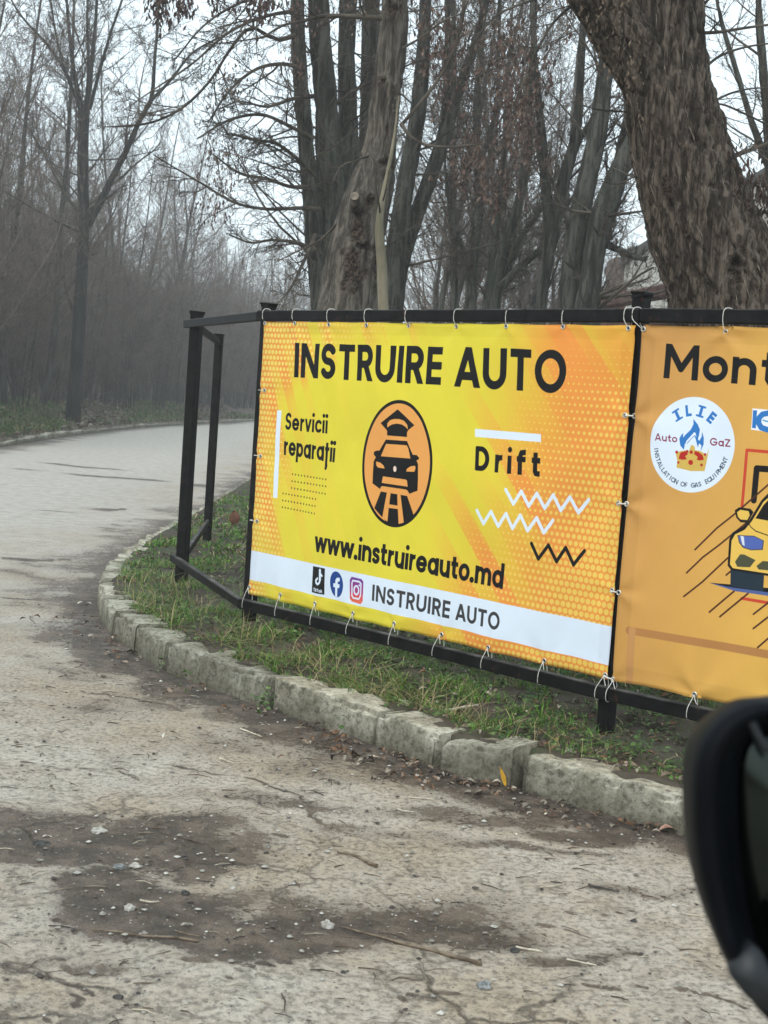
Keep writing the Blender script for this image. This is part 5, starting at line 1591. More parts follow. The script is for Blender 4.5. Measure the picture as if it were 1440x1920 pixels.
for (x, yy, dep) in rows:
    z = float(bank_z(np.array([x]), np.array([yy]))[0])
    r = random.random()
    where = ('at the edge of the wood' if dep == 0 else 'one row inside the wood' if dep == 1 else 'deep in the wood') + (', left of the forked tree' if x / yy < -.232 else ', right of the forked tree' if yy < 60 else ', far along the road')
    near_marked = abs(x + 9.2) < 1.2 and abs(yy - 43) < 5
    if near_marked: continue
    if r < .50 or dep == 0 and r < .7:
        put(random.choice(PB), 'bare_shrub', 'leafless many stemmed shrub ' + where, 'shrub', 'bare shrubs along the wood edge', x, yy, z, random.uniform(0, 6.28), random.uniform(.75, 1.15))
    elif r < .80:
        put(random.choice(PS), 'young_tree', 'thin leafless young tree ' + where, 'tree', 'thin bare trees in the wood', x, yy, z, random.uniform(0, 6.28), random.uniform(.75, 1.1))
    else:
        put(random.choice(PT), 'bare_tree', 'tall leafless tree ' + where, 'tree', 'tall bare trees in the wood', x, yy, z, random.uniform(0, 6.28), random.uniform(.75, 1.05))
# far wood closing the view behind the banners
for i in range(46):
    yy = random.uniform(85, 140); x = random.uniform(-.12, .20) * yy
    if x < kl_x(yy) + 7 and x > kl_x(yy) - 2: continue
    put(random.choice(PT + PS), 'distant_tree', 'leafless tree far off beyond the bend of the road', 'tree', 'bare trees far beyond the bend', x, yy, 0, random.uniform(0, 6.28), random.uniform(.5, .8))

for i in range(40):
    yy = random.uniform(27, 62)
    t_ = random.uniform(0, 1)
    pxx = random.choice([random.uniform(770, 1040), random.uniform(770, 1040), random.uniform(420, 620)])
    x = (pxx - 720) / F * yy
    if x < float(np.interp(yy, KR[10:, 1], KR[10:, 0])) + 1.5: continue
    if pxx > 1150 and yy > 29: yy = random.uniform(20, 28); x = (pxx - 720) / F * yy
    put(random.choice(PT + PS), 'verge_tree', 'slim leafless tree in the loose stand ' + ('left of the four trunked clump' if pxx < 640 else 'behind the twin trunked tree' if pxx < 860 else 'behind the slender trees' if pxx < 950 else 'behind the forked tree'), 'tree', 'bare trees standing behind the banners', x, yy, 0, random.uniform(0, 6.28), random.uniform(.6, .85))
# ---- the marked tree on the left bank
rs = np.random.RandomState(5)
P, R = limb_paths([
    ([(136, 795, 30), (143, 700, 26), (149, 600, 24), (154, 500, 22), (158, 420, 20), (160, 350, 13), (160, 280, 12), (163, 205, 11), (172, 120, 8), (180, 30, 6), (186, -90, 3)], 40.5),
    ([(157, 430, 16), (153, 380, 12), (150, 300, 11), (152, 215, 11), (138, 130, 8), (128, 40, 6), (120, -80, 3)], 40.6),
    ([(162, 425, 16), (185, 385, 14), (212, 330, 12), (238, 280, 11), (262, 225, 9), (284, 185, 8), (290, 110, 6), (296, 40, 5), (300, -60, 3)], (40.4, 38.5)),
    ([(284, 188, 7), (320, 150, 5), (360, 100, 4), (410, 70, 3)], 38.5),
    ([(152, 208, 8), (120, 130, 6), (85, 80, 5), (40, 30, 4), (10, -20, 3)], 40.4),
    ([(168, 205, 8), (185, 140, 6), (205, 70, 5), (232, -10, 4), (250, -80, 3)], 40.4),
    ([(160, 215, 7), (166, 130, 6), (164, 50, 5), (165, -60, 4)], 40.3),
    ([(158, 212, 7), (128, 150, 5), (106, 70, 4), (92, -20, 3)], 40.3)])
P0, R0 = P.copy(), R.copy()
g0, gr = root_to_ground(P[:1], R[:1], .35, 1.25)
TV, TF = tubes(P, R, 9)
V2, F2 = tubes(g0[:, :4], gr[:, :4], 9)
CV, CF, lv = bend_branch_levels(P, R, lengths(P) * .8, [(16, .18, 1, .34, 42, 10, .40, 8, .08, .05, 4), (10, .1, 1, .48, 38, 10, .5, 5, .12, .02, 3), (10, .1, 1, .56, 40, 14, .6, 2, .18, .01, 3)], rs, .006)
low = P0[:1, 8:16]; lowR = R0[:1, 8:16]
CV2, CF2, _ = bend_branch_levels(low, lowR, np.array([7.5]), [(10, 0, 1, .5, 70, 9, .28, 8, .06, .03, 4), (7, .2, 1, .42, 34, 10, .5, 5, .09, .02, 3), (6, .1, 1, .42, 38, 12, .6, 3, .12, .0, 3)], rs, .006)
place_tree('roadside_tree', 'tall forked tree on the bank across the road, one limb leaning right', at_y(136, 795, 40.5) * np.array([1, 1, 0]),
           np.r_[TV, V2], np.r_[TF, F2 + len(TV)], np.r_[CV, CV2], np.r_[CF, CF2 + len(CV)], M_trunk_dark, M_twig_near)

# ---- three-stemmed group behind the banner
def stem_tree(name, label, paths, mt, spec, seed, rmin=.0035, z=.1, k=14, amp=.006, n=40, mc=None, lf=.8, group=None, nn=70, extra=None):
    rs = np.random.RandomState(seed)
    P, R = limb_paths(paths, n)
    TV, TF = rough_tubes(P, R, k, amp, seed, nn)
    G, GR = root_to_ground(P[:1], R[:1], z)
    V2, F2 = tubes(G[:, :4], GR[:, :4], k)
    CV, CF, lv = bend_branch_levels(P, R, lengths(P) * lf, spec, rs, rmin)
    if extra is not None:
        for (eP, eR, eL, eS) in extra:
            V, Fq = tubes(eP, eR, 6)
            CF = np.r_[CF, Fq + len(CV)]; CV = np.r_[CV, V]
            V, Fq, l2 = bend_branch_levels(eP, eR, eL, eS, rs, rmin)
            CF = np.r_[CF, Fq + len(CV)]; CV = np.r_[CV, V]
            lv += l2
    b = G[0, 0].copy(); b[2] = z
    return place_tree(name, label, b, np.r_[TV, V2], np.r_[TF, F2 + len(TV)], CV, CF, mt, mc or M_twig_near, group), lv
side_spec = [(26, .06, 1, .30, 70, 12, .13, 8, .10, .02, 4), (9, .1, 1, .46, 42, 12, .45, 5, .13, .02, 3), (9, .1, 1, .55, 44, 16, .6, 2, .2, .0, 3)]
brA, brRA = limb_paths([([(566, 60, 10), (520, 75, 8), (470, 52, 7), (430, 95, 6), (395, 150, 5), (345, 200, 5), (290, 228, 4), (240, 236, 4), (195, 238, 2)], (17, 15.5)),
                        ([(600, 392, 9), (560, 390, 7), (500, 392, 6), (440, 380, 5), (380, 345, 4), (320, 310, 3), (288, 290, 2)], (16.8, 15.5)),
                        ([(560, 20, 8), (500, 30, 6), (430, 60, 5), (360, 120, 4), (300, 160, 3), (230, 208, 2)], (17, 15)),
                        ([(592, 330, 10), (560, 300, 8), (520, 270, 6), (480, 262, 4), (430, 250, 3)], (16.8, 16)),
                        ([(592, 440, 9), (565, 500, 6), (545, 540, 5), (520, 570, 3)], (16.8, 16)),
                        ([(570, 130, 9), (530, 120, 7), (480, 130, 6), (430, 170, 5), (390, 230, 3)], (17, 15.8)), ([(586, 260, 9), (540, 235, 7), (490, 215, 6), (430, 225, 5), (370, 260, 3)], (17, 15.6)),
                        ([(588, 350, 9), (545, 350, 7), (500, 335, 6), (450, 325, 5), (400, 290, 3)], (17, 16)), ([(594, 470, 9), (555, 455, 7), (510, 450, 5), (470, 455, 4), (430, 440, 3)], (17, 16)), ([(560, -20, 8), (500, -10, 7), (440, 10, 5), (380, 50, 4), (330, 110, 3)], (17, 15.5)),
                        ([(590, 180, 9), (550, 185, 7), (500, 200, 5), (450, 190, 3), (410, 205, 2)], (16.8, 16))], 20)
exA = [(brA, brRA, lengths(brA), [(14, .1, 1, .36, 44, 12, .55, 6, .10, .01, 4), (7, .15, 1, .5, 38, 12, .6, 4, .13, -.01, 3), (6, .15, 1, .5, 40, 12, .7, 2, .18, -.02, 3)])]
treeA, lvA = stem_tree('multi_stemmed_tree', 'clump of four straight grey green trunks rising together left of the leaning scarred tree', [
    ([(600, 640, 30), (597, 560, 30), (590, 480, 30), (583, 380, 30), (572, 250, 30), (562, 120, 28), (554, -90, 22)], 17),
    ([(634, 640, 56), (628, 560, 52), (626, 480, 48), (619, 350, 52), (612, 200, 46), (600, 60, 40), (594, -90, 34)], 17.3),
    ([(655, 560, 40), (650, 420, 42), (652, 250, 38), (650, 100, 34), (656, -90, 28)], 17.8),
    ([(676, 600, 40), (680, 400, 38), (690, 250, 36), (694, 100, 34), (700, -90, 28)], 18.4)], M_trunk_mid, side_spec, 11, .0035, extra=exA, k=44, nn=200, amp=.010)
treeB, lvB = stem_tree('twin_trunk_tree', 'dark tree with two trunks spreading right, just behind the scarred leaning tree', [
    ([(735, 640, 40), (738, 560, 38), (742, 480, 38), (762, 340, 34), (785, 200, 30), (796, 60, 24), (800, -90, 18)], 20),
    ([(740, 600, 30), (752, 500, 28), (780, 410, 28), (822, 290, 28), (850, 200, 22), (898, 60, 16), (930, -90, 10)], 20.2),
    ([(822, 290, 20), (835, 200, 16), (840, 80, 13), (838, -90, 9)], 20.2)], M_trunk_mid, side_spec, 12, .004, k=24, nn=120)
up_spec = [(20, .06, 1, .34, 52, 14, .20, 7, .10, .05, 4), (9, .1, 1, .46, 42, 12, .5, 5, .13, .03, 3), (9, .1, 1, .52, 44, 14, .6, 2, .2, .0, 3)]
stem_tree('slender_tree', 'slender upright bare tree, first of the thin ones right of the twin trunked tree', [([(853, 640, 18), (851, 500, 15), (848, 300, 12), (851, 100, 10), (848, -80, 8)], 23)], M_trunk_mid, up_spec, 13, .005)
stem_tree('slender_tree', 'thin bare tree forking low, second of the slender ones behind the yellow banner', [([(880, 640, 26), (884, 520, 22), (897, 400, 18), (893, 220, 13), (905, 60, 10), (910, -80, 7)], 22.5), ([(884, 560, 14), (868, 470, 11), (846, 410, 8), (836, 330, 6), (830, 200, 4)], 22.4), ([(897, 400, 12), (905, 300, 10), (930, 200, 9), (936, 60, 6), (940, -60, 4)], 22.5)], M_trunk_mid, up_spec, 14, .005)
stem_tree('curved_tree', 'bare tree curving away to the right above the banner middle', [([(918, 640, 30), (925, 570, 28), (936, 510, 26), (952, 450, 21), (978, 360, 19), (990, 280, 17), (992, 180, 12), (1002, 50, 9), (1004, -80, 6)], 21), ([(938, 540, 16), (965, 510, 14), (1000, 480, 12), (1028, 452, 10), (1055, 400, 8), (1080, 360, 5)], 20.8), ([(930, 560, 12), (955, 500, 11), (980, 440, 9), (1010, 400, 7), (1030, 330, 4)], 21.2), ([(912, 600, 26), (922, 520, 20), (930, 420, 15), (942, 320, 11), (950, 180, 7)], 21.4)], M_trunk_mid, up_spec, 15, .0045, k=20, nn=110)
stem_tree('forked_tree', 'slim forked tree between the curved tree and the stout leaning pair', [([(1008, 640, 22), (1018, 540, 22), (1032, 450, 22), (1024, 360, 20), (1016, 250, 15), (1002, 100, 11), (995, -80, 7)], 19.5), ([(1034, 470, 17), (1052, 360, 24), (1078, 262, 20), (1088, 150, 14), (1098, -60, 9)], 19.5), ([(1068, 300, 10), (1100, 240, 9), (1122, 205, 7), (1150, 180, 4)], 19.5), ([(1024, 350, 10), (1010, 280, 9), (1000, 220, 7), (985, 150, 4)], 19.4)], M_trunk_mid, up_spec, 16, .0045, k=18, nn=110)
stem_tree('leaning_twin_tree', 'stout bare tree forking into two mossy trunks leaning right, beside the huge furrowed trunk', [
    ([(1064, 650, 48), (1067, 575, 42), (1072, 500, 38), (1086, 410, 40), (1105, 320, 37), (1122, 240, 35), (1136, 120, 28), (1152, -60, 20)], 18.5),
    ([(1100, 650, 60), (1100, 590, 54), (1108, 520, 42), (1124, 420, 42), (1152, 340, 38), (1188, 265, 32), (1230, 180, 26), (1275, 40, 18)], 18.3),
    ([(1112, 500, 26), (1140, 420, 22), (1165, 345, 16), (1185, 290, 10)], 18.7), ([(1150, 350, 24), (1168, 270, 22), (1185, 190, 20), (1200, 80, 14)], 18.6),
    ([(1130, 458, 12), (1160, 468, 13), (1185, 480, 11), (1210, 488, 7)], (18.4, 17.6))], M_trunk_mid, up_spec, 17, .004, k=28, nn=130)

# ---- scarred leaning tree
rs = np.random.RandomState(31)
P, R = limb_paths([([(640, 680, 124), (648, 610, 120), (655, 545, 110), (667, 465, 100), (684, 390, 90), (703, 325, 74), (714, 270, 58), (722, 200, 54), (733, 110, 52), (740, 30, 48), (744, -100, 42)], 12.2)], 50)
SCAR.clear()
TV, TF = rough_tubes(P, R, 120, .009, 33, 360, 8.0, 7.0, [(716, 152, 13, 10, .03, .012), (738, 178, 9, 26, 0, .02), (724, 308, 12, 15, .012, .022), (738, 20, 16, 17, .02, .015), (694, 374, 8, 14, .05, .01), (676, 462, 15, 10, .05, .014), (672, 432, 15, 44, .012, .008), (660, 505, 24, 46, .006, .006), (728, 250, 3, 26, .014, .004), (722, 292, 3, 18, .014, .004), (704, 500, 5, 50, .012, .006)])
scarM = np.concatenate(SCAR)
G, GR = root_to_ground(P, R, .1, 1.2)
V2, F2 = tubes(G[:, :4], GR[:, :4], 40)
TF = np.r_[TF, F2 + len(TV)]; TV = np.r_[TV, V2]
brM, brRM = limb_paths([([(715, 34, 11), (660, 31, 9), (610, 30, 8), (565, 40, 6), (530, 48, 5), (490, 72, 3)], (12.1, 11.6)), ([(752, 235, 7), (790, 190, 6), (835, 130, 6), (862, 60, 7), (870, 0, 7), (872, -80, 6)], (12.2, 12.0)),
                        ([(752, 232, 8), (770, 256, 6), (800, 272, 6), (850, 276, 5), (900, 270, 3)], (12.1, 11.8)), ([(716, 26, 6), (700, 10, 6), (680, -20, 5)], 12.0), ([(755, 90, 5), (790, 70, 4), (830, 40, 4), (880, 20, 2)], (12.1, 12)), ([(640, 410, 5), (600, 450, 4), (560, 470, 3), (520, 490, 2)], (12.1, 12.3)), ([(700, 290, 4), (670, 300, 3), (640, 312, 3), (625, 340, 2)], (12.1, 11.8))], 16)
CV, CF, lvM = bend_branch_levels(brM, brRM, lengths(brM), [(9, .1, 1, .42, 48, 14, .5, 6, .12, .0, 4), (6, .15, 1, .42, 40, 14, .6, 4, .14, .0, 3), (3, .2, 1, .5, 40, 14, .7, 3, .15, -.02, 3)], rs, .0018)
V, Fq = tubes(brM, brRM, 7)
CF = np.r_[CF, Fq + len(CV)]; CV = np.r_[CV, V]
treeM = place_tree('scarred_tree', 'pale leaning tree with knots and a rotten hollow behind the yellow banner', G[0, 0] * np.array([1, 1, 0]), TV, TF, CV, CF, M_trunk_old, M_twig_near, scar=scarM)
a_, b_ = at_y(668, 392, 12.0), at_y(665, 368, 11.78)
V, Fq, F3 = tube([a_, (a_ + b_) / 2, b_], [.055, .045, .038], 14)
st_ = link('sawn_stub', mesh('sawn_stub', V, [Fq, F3], M_trunk_old, True), treeM)
V, Fq, F3 = tube([b_ - np.array([0, .0, 0]), b_ + nrm(b_ - a_) * .006], .036, 14)
o_ = link('sawn_face', mesh('sawn_face', V, [Fq, F3], M_scar), st_); o_.matrix_parent_inverse = Matrix.Identity(4)
# sapling in front of it
P, R = limb_paths([([(722, 690, 22), (719, 600, 20), (716, 500, 19), (711, 430, 16), (716, 380, 11), (728, 320, 8), (740, 250, 5), (748, 180, 3)], (11.2, 11.5))], 30)
G, GR = root_to_ground(P, R, .1, 1.1)
TV, TF = tubes(G, GR, 12)
CV, CF, _ = bend_branch_levels(P, R, lengths(P), [(7, .5, 1, .28, 40, 12, .4, 6, .1, .05, 3), (5, .2, 1, .4, 40, 12, .6, 4, .12, 0, 3)], rs, .0018)
place_tree('sapling', 'smooth yellowish young stem growing against the right side of the scarred tree', G[0, 0] * np.array([1, 1, 0]), TV, TF, CV, CF, M_young, M_twig_near)

# ---- the huge furrowed trunk on the right
rs = np.random.RandomState(41)
P, R = limb_paths([([(1420, 740, 310), (1410, 660, 280), (1393, 585, 246), (1358, 510, 222), (1322, 430, 204), (1290, 350, 188), (1268, 260, 174), (1250, 180, 158), (1243, 110, 146), (1242, 40, 138), (1245, -110, 130)], 8.6)], 60)
SCAR.clear()
TV, TF = rough_tubes(P, R, 220, .026, 43, 460, 12.0, 8.0, [(1378, 494, 14, 14, .05, .02), (1384, 526, 9, 8, .03, .015), (1300, 262, 7, 6, .03, .008), (1255, 365, 16, 34, .006, .008)])
P2, R2 = limb_paths([([(1262, 215, 90), (1228, 165, 108), (1190, 100, 112), (1150, 40, 106), (1112, -20, 100), (1060, -110, 92)], (8.62, 8.3))], 30)
V, Fq = rough_tubes(P2, R2, 130, .02, 45, 160, 9.0, 8.0)
TF = np.r_[TF, Fq + len(TV)]; TV = np.r_[TV, V]
P3, R3 = limb_paths([([(1440, 620, 120), (1470, 540, 106), (1490, 480, 84), (1515, 420, 70), (1540, 340, 60), (1610, 230, 50), (1690, 60, 36), (1740, -60, 24)], (8.7, 9.4))], 24)
V, Fq = rough_tubes(P3, R3, 80, .018, 47, 100, 6.0, 8.0)
scarG = np.concatenate(SCAR)
TF = np.r_[TF, Fq + len(TV)]; TV = np.r_[TV, V]
G, GR = root_to_ground(P, R, .0, 1.25)
V2, F2 = tubes(G[:, :4], GR[:, :4], 50)
TF = np.r_[TF, F2 + len(TV)]; TV = np.r_[TV, V2]
brG, brRG = limb_paths([([(1312, 62, 7), (1350, 60, 6), (1400, 52, 5), (1460, 44, 4)], (8.6, 8.9)), ([(1318, 130, 6), (1350, 105, 5), (1400, 88, 4), (1470, 78, 3)], (8.6, 9)), ([(1352, 305, 9), (1380, 292, 8), (1410, 280, 7), (1470, 258, 6)], (8.6, 8.8)),
                        ([(1325, 160, 6), (1345, 215, 5), (1372, 270, 4), (1400, 310, 3), (1425, 345, 2)], (8.6, 8.5)), ([(1318, 205, 5), (1350, 195, 4), (1400, 215, 4), (1450, 240, 3)], (8.6, 8.7)), ([(1308, 20, 6), (1340, -10, 5), (1390, -30, 4)], (8.6, 8.7)),
                        ([(1330, 195, 5), (1370, 175, 4), (1420, 165, 3), (1470, 170, 3)], (8.6, 9.2)), ([(1190, 330, 4), (1160, 345, 3), (1130, 340, 2)], (8.5, 8.4)), ([(1175, 210, 4), (1120, 205, 3), (1070, 190, 2)], (8.5, 8.2)), ([(1100, -10, 6), (1040, 40, 5), (1000, 110, 4), (975, 170, 3)], (8.4, 8.2)), ([(1085, -30, 6), (1000, 0, 5), (930, 30, 4), (880, 90, 3)], (8.4, 8.0))], 16)
CV, CF, lvG = bend_branch_levels(brG, brRG, lengths(brG) * 1.0, [(8, .1, 1, .5, 44, 14, .5, 7, .10, .0, 4), (6, .1, 1, .5, 40, 14, .6, 5, .12, -.01, 3), (4, .2, 1, .5, 40, 14, .7, 3, .15, -.02, 3)], rs, .0011)
V, Fq = tubes(brG, brRG, 7)
CF = np.r_[CF, Fq + len(CV)]; CV = np.r_[CV, V]
treeG = place_tree('furrowed_tree', 'huge deeply furrowed brown trunk leaning left behind the orange banner, forking at the top', G[0, 0] * np.array([1, 1, 0]), TV, TF, CV, CF, M_trunk_big, M_twig_near, scar=scarG)
# strips of bark standing off the surface
def bark_strips(n, seed):
    r_ = np.random.RandomState(seed)
    i = r_.randint(2, 40, n); a = r_.uniform(-np.pi, 0, n) + 0.0
    s = np.c_[P[0], R[0]]
    p = s[i, :3]; T = nrm(s[np.minimum(i + 1, 59), :3] - s[i - 1, :3])
    u = nrm(np.array([1.0, 0, 0]) - T[:, :1] * T); v = np.cross(T, u)
    out = np.cos(a)[:, None] * u + np.sin(a)[:, None] * v
    out = np.where(out[:, 1:2] > 0.2, -out, out)
    tang = np.cross(T, out)
    L = r_.uniform(.03, .13, n)[:, None]
    b = p + out * (s[i, 3] * r_.uniform(.99, 1.035, n))[:, None] + T * r_.uniform(-.09, .09, n)[:, None]
    k = r_.normal(0, .10, n)[:, None]
    pts = np.stack([b - T * L * .5, b + out * .004 + tang * L * k * .3, b + T * L * .5 + out * r_.uniform(-.004, .012, n)[:, None] + tang * L * k], 1)
    rr = r_.uniform(.0015, .0038, n)[:, None] * np.array([.5, 1, .4])
    return tubes(pts, rr, 4)
V, Fq = bark_strips(260, 3)
o_ = link('bark_strips', mesh('bark_strips', V, [Fq], simple('loose_bark', (.12, .095, .075), (.33, .28, .225), 20, .9, 0)), treeG, kind='stuff')
# background twig tree behind, right of the furrowed trunk
stem_tree('twiggy_tree', 'thin leafless tree half hidden behind the right side of the huge trunk', [([(1480, 640, 40), (1470, 480, 34), (1450, 330, 28), (1438, 200, 20), (1425, 60, 14), (1420, -80, 9)], 17), ([(1450, 330, 18), (1410, 230, 13), (1380, 130, 10), (1350, 30, 7), (1340, -50, 5)], 17)], M_trunk_mid, [(16, .1, 1, .4, 52, 12, .3, 8, .08, .03, 4), (7, .1, 1, .42, 38, 12, .5, 5, .12, .02, 3), (4, .1, 1, .42, 40, 14, .6, 3, .15, .0, 3)], 51, .0035)

# ---- dry leaves and seed bunches still hanging
def hanging(n, spots, y0, y1, size, cols, seed):
    r_ = np.random.RandomState(seed)
    X, Yv, Zs = [], [], []
    w = np.array([s[4] for s in spots], float); w /= w.sum()
    sel = r_.choice(len(spots), n, p=w)
    # bunches
    for s_i in sel[: n // 7]:
        cx, cy, rx, ry, _ = spots[s_i]
        yy = r_.uniform(y0, y1)
        C = at_y(cx + r_.normal(0, rx * .5), cy + r_.normal(0, ry * .5), yy)
        for q in range(7):
            X.append(C + r_.normal(0, 1, 3) * np.array([.04, .05, .09]))
    X = np.array(X); n = len(X)
    # long leaves hanging down
    L = size * r_.uniform(.6, 1.3, n)
    az = r_.uniform(0, 2 * np.pi, n)
    b = np.stack([np.cos(az), np.sin(az), np.zeros(n)], -1)
    t = nrm(np.stack([r_.normal(0, .3, n), r_.normal(0, .3, n), -np.ones(n)], -1))
    out = np.cross(b, t)
    Pq = []
    for f, k in ((0, 0), (.3, .8), (.65, 1), (1, 0)):
        m_ = X + t * (f * L)[:, None] + out * (np.sin(f * 3.1) * .25 * L)[:, None]
        if k == 0: Pq.append(m_)
        else:
            ww = b * (k * .17 * L)[:, None]; Pq += [m_ - ww, m_ + ww]
    V = np.stack(Pq, 1).reshape(-1, 3)
    o = (np.arange(n) * 6)[:, None]
    F4 = o + np.array([[1, 2, 4, 3]]); F3 = np.concatenate([o + np.array([[0, 2, 1]]), o + np.array([[3, 4, 5]])])
    c = np.array(cols)[r_.randint(0, len(cols), n)] * r_.uniform(.6, 1.3, (n, 1))
    return V, F4, F3, np.repeat(c, 6, 0)
RC = [(.085, .05, .038), (.11, .065, .05), (.06, .04, .033), (.15, .10, .075)]
V, F4, F3, c = hanging(2300, [(975, 230, 38, 80, 3.5), (940, 160, 60, 90, 2.5), (880, 290, 40, 60, 1.6), (930, 330, 60, 70, 1.6), (830, 130, 50, 110, 1.6), (960, 60, 80, 60, 1.6), (870, 60, 60, 60, 1.2), (1010, 130, 50, 70, 1.0), (800, 40, 60, 50, 1)], 14.5, 19, .085, RC, 3)
o_ = link('hanging_leaves', MB().add(V, F4, F3).mesh('hanging_leaves', M_dryleaf, attrs={'tint': c}), treeB, 'reddish brown dry leaves and seed bunches hanging from the twigs', kind='stuff')
V, F4, F3, c = hanging(700, [(330, 8, 46, 14, 3), (300, 20, 14, 18, 1), (490, 8, 20, 12, 1.6), (440, 0, 60, 10, 1.5), (300, -20, 40, 14, 1), (560, 20, 40, 20, 1)], 14.6, 16.5, .075, [(.055, .035, .03), (.085, .05, .04)], 4)
link('hanging_leaves', MB().add(V, F4, F3).mesh('hanging_leaves', M_dryleaf, attrs={'tint': c}), treeA, 'dark dry leaves hanging at the top of the view', kind='stuff')
V, F4, F3, c = hanging(900, [(420, 300, 40, 60, 2), (430, 150, 40, 60, 2), (400, 375, 50, 30, 1.4), (560, 120, 30, 80, 1), (620, 30, 60, 40, 1.2)], 14.6, 18.5, .05, RC + [(.22, .16, .12)], 6)
link('hanging_leaves', MB().add(V, F4, F3).mesh('hanging_leaves', M_dryleaf, attrs={'tint': c}), treeA, 'small brown leaf scraps left on the outer twigs', kind='stuff')
V, F4, F3, c = hanging(300, [(1415, 358, 26, 9, 3), (1376, 312, 12, 10, 1), (1392, 328, 12, 14, 1), (1438, 352, 18, 10, 2)], 8.3, 8.8, .05, [(.075, .045, .035), (.11, .065, .05), (.05, .04, .03)], 5)
link('hanging_leaves', MB().add(V, F4, F3).mesh('hanging_leaves', M_dryleaf, attrs={'tint': c}), treeG, 'dark curled leaves on a drooping twig right of the trunk', kind='stuff')
V, F4, F3, c = hanging(210, [(1150, 60, 60, 60, 1), (1180, 120, 30, 60, 1), (1090, 20, 40, 30, 1)], 8.0, 8.3, .035, [(.10, .07, .05), (.19, .14, .10)], 7)
link('hanging_leaves', MB().add(V, F4, F3).mesh('hanging_leaves', M_dryleaf, attrs={'tint': c}), treeG, 'shrivelled leaves caught on the bark below the fork', kind='stuff')

# ------------------------------------------------------------------ building and pipe gantry behind the trees on the right
hall = thing('industrial_hall', 'long pale concrete panel hall seen between the trunks at the right', 'building', (9, 45, 0))
WX = 8.75
y = 36.0; i = 0
while y < 60:
    H_ = 7.45
    V, Fq = beam((WX + .12, y + .015, 0 - .3), (WX + .12, y + 2.985 - .0, 0 - .3), .24, .01)
    pw = 1.55
    for nm, a, b, mt, off in (('wall_panel', y + .02, y + pw, M_concrete, 0), ('window_strip', y + pw + .02, y + 2.2, M_window_dark, .10), ('wall_panel', y + 2.22, y + 2.98, M_concrete, .0)):
        Vb = []
        V, Fq = beam((WX + .15 + off, a, H_ * .5), (WX + .15 + off, b, H_ * .5), .3, H_, (0, 0, 1), .012)
        link(nm, mesh(nm, V, [Fq], mt), hall)
    y += 3.0; i += 1
V, Fq = beam((WX + .1, 35.9, 7.62), (WX + .1, 60.1, 7.62), .5, .3); link('roof_edge', mesh('roof_edge', V, [Fq], M_roofdark), hall)
V, Fq = beam((WX + 6, 36, 3.7), (WX + 6, 60, 3.7), 11.4, 7.3); link('hall_body', mesh('hall_body', V, [Fq], M_corr), hall)
V, Fq = beam((WX - .1, 56.2, 3.75), (WX - .1, 58.4, 3.75), .4, 8.1); link('brick_stair_tower', mesh('brick_stair_tower', V, [Fq], M_brick), hall)
shed = thing('grey_shed', 'grey corrugated building with a dark roof edge right of the huge trunk', 'building', (9, 28, 0))
for k in range(46):
    ya = 24 + k * .25
    V, Fq = beam((WX - .2 + (.05 if k % 2 else 0), ya, 3.6), (WX - .2 + (.05 if k % 2 else 0), ya + .245, 3.6), .2, 7.4, (0, 0, 1), .02)
    link('wall_sheet', mesh('wall_sheet', V, [Fq], M_corr), shed)
V, Fq = beam((WX - .15, 23.9, 7.42), (WX - .15, 35.6, 7.42), .5, .22); link('roof_edge', mesh('roof_edge', V, [Fq], M_roofdark), shed)
V, Fq = beam((WX + 5.3, 24, 3.6), (WX + 5.3, 35.4, 3.6), 10.4, 7.3); link('shed_body', mesh('shed_body', V, [Fq], M_corr), shed)
pg = thing('pipe_gantry', 'red brown steel pipe gantry crossing in front of the pale hall', 'gantry', (4.2, 26, 0))
a_, b_ = at_y(1070, 580, 31), at_y(1248, 546, 22)
b2 = b_ + (b_ - a_) * .8
for nm, dz, h in (('pipe', 0, .22), ('pipe', -.42, .26)):
    V, Fq = beam(a_ + Zv * dz, b2 + Zv * dz, .2, h, (0, 0, 1), .03)
    link(nm, mesh(nm, V, [Fq], M_redsteel), pg)
for t in (.02, .5, .97, 1.5):
    c_ = a_ + (b_ - a_) * t
    V, Fq = beam((c_[0] + .2, c_[1], -.3), (c_[0] + .2, c_[1], c_[2] + .25), .16, .16, (0, 1, 0))
    link('support', mesh('support', V, [Fq], M_redsteel), pg)

# ------------------------------------------------------------------ car door mirror close to the camera
mir = thing('car_door_mirror', 'out of focus black car door mirror close by at the lower right edge', 'car mirror', (.25, .8, 1.2))
OUT = np.array([(1440, 1311), (1390, 1317), (1340, 1343), (1303, 1388), (1286, 1450), (1284, 1530), (1291, 1620), (1308, 1700), (1333, 1772), (1368, 1842), (1415, 1905), (1470, 1950), (1560, 1975), (1700, 1950), (1800, 1880), (1850, 1760), (1868, 1600), (1850, 1440), (1780, 1345), (1650, 1305), (1540, 1300)], float)
INN = np.array([(1462, 1385), (1438, 1392), (1416, 1412), (1406, 1445), (1401, 1490), (1401, 1540), (1404, 1610), (1412, 1680), (1422, 1740), (1438, 1800), (1465, 1850), (1510, 1885), (1590, 1900), (1690, 1880), (1760, 1820), (1795, 1720), (1805, 1600), (1790, 1470), (1740, 1405), (1640, 1375), (1540, 1375)], float)
def closed(p, n):
    k = len(p); idx = np.arange(n) * k / n; i = idx.astype(int); t = (idx - i)[:, None]
    q = lambda j: p[(i + j) % k]
    a, b, c, d = q(-1), q(0), q(1), q(2)
    return .5 * (2 * b + (c - a) * t + (2 * a - 5 * b + 4 * c - d) * t * t + (3 * b - a - 3 * c + d) * t ** 3)
NN = 96
OUT[:, 0] += 17; INN[:, 0] += 10
po, pi_ = closed(OUT, NN), closed(INN, NN)
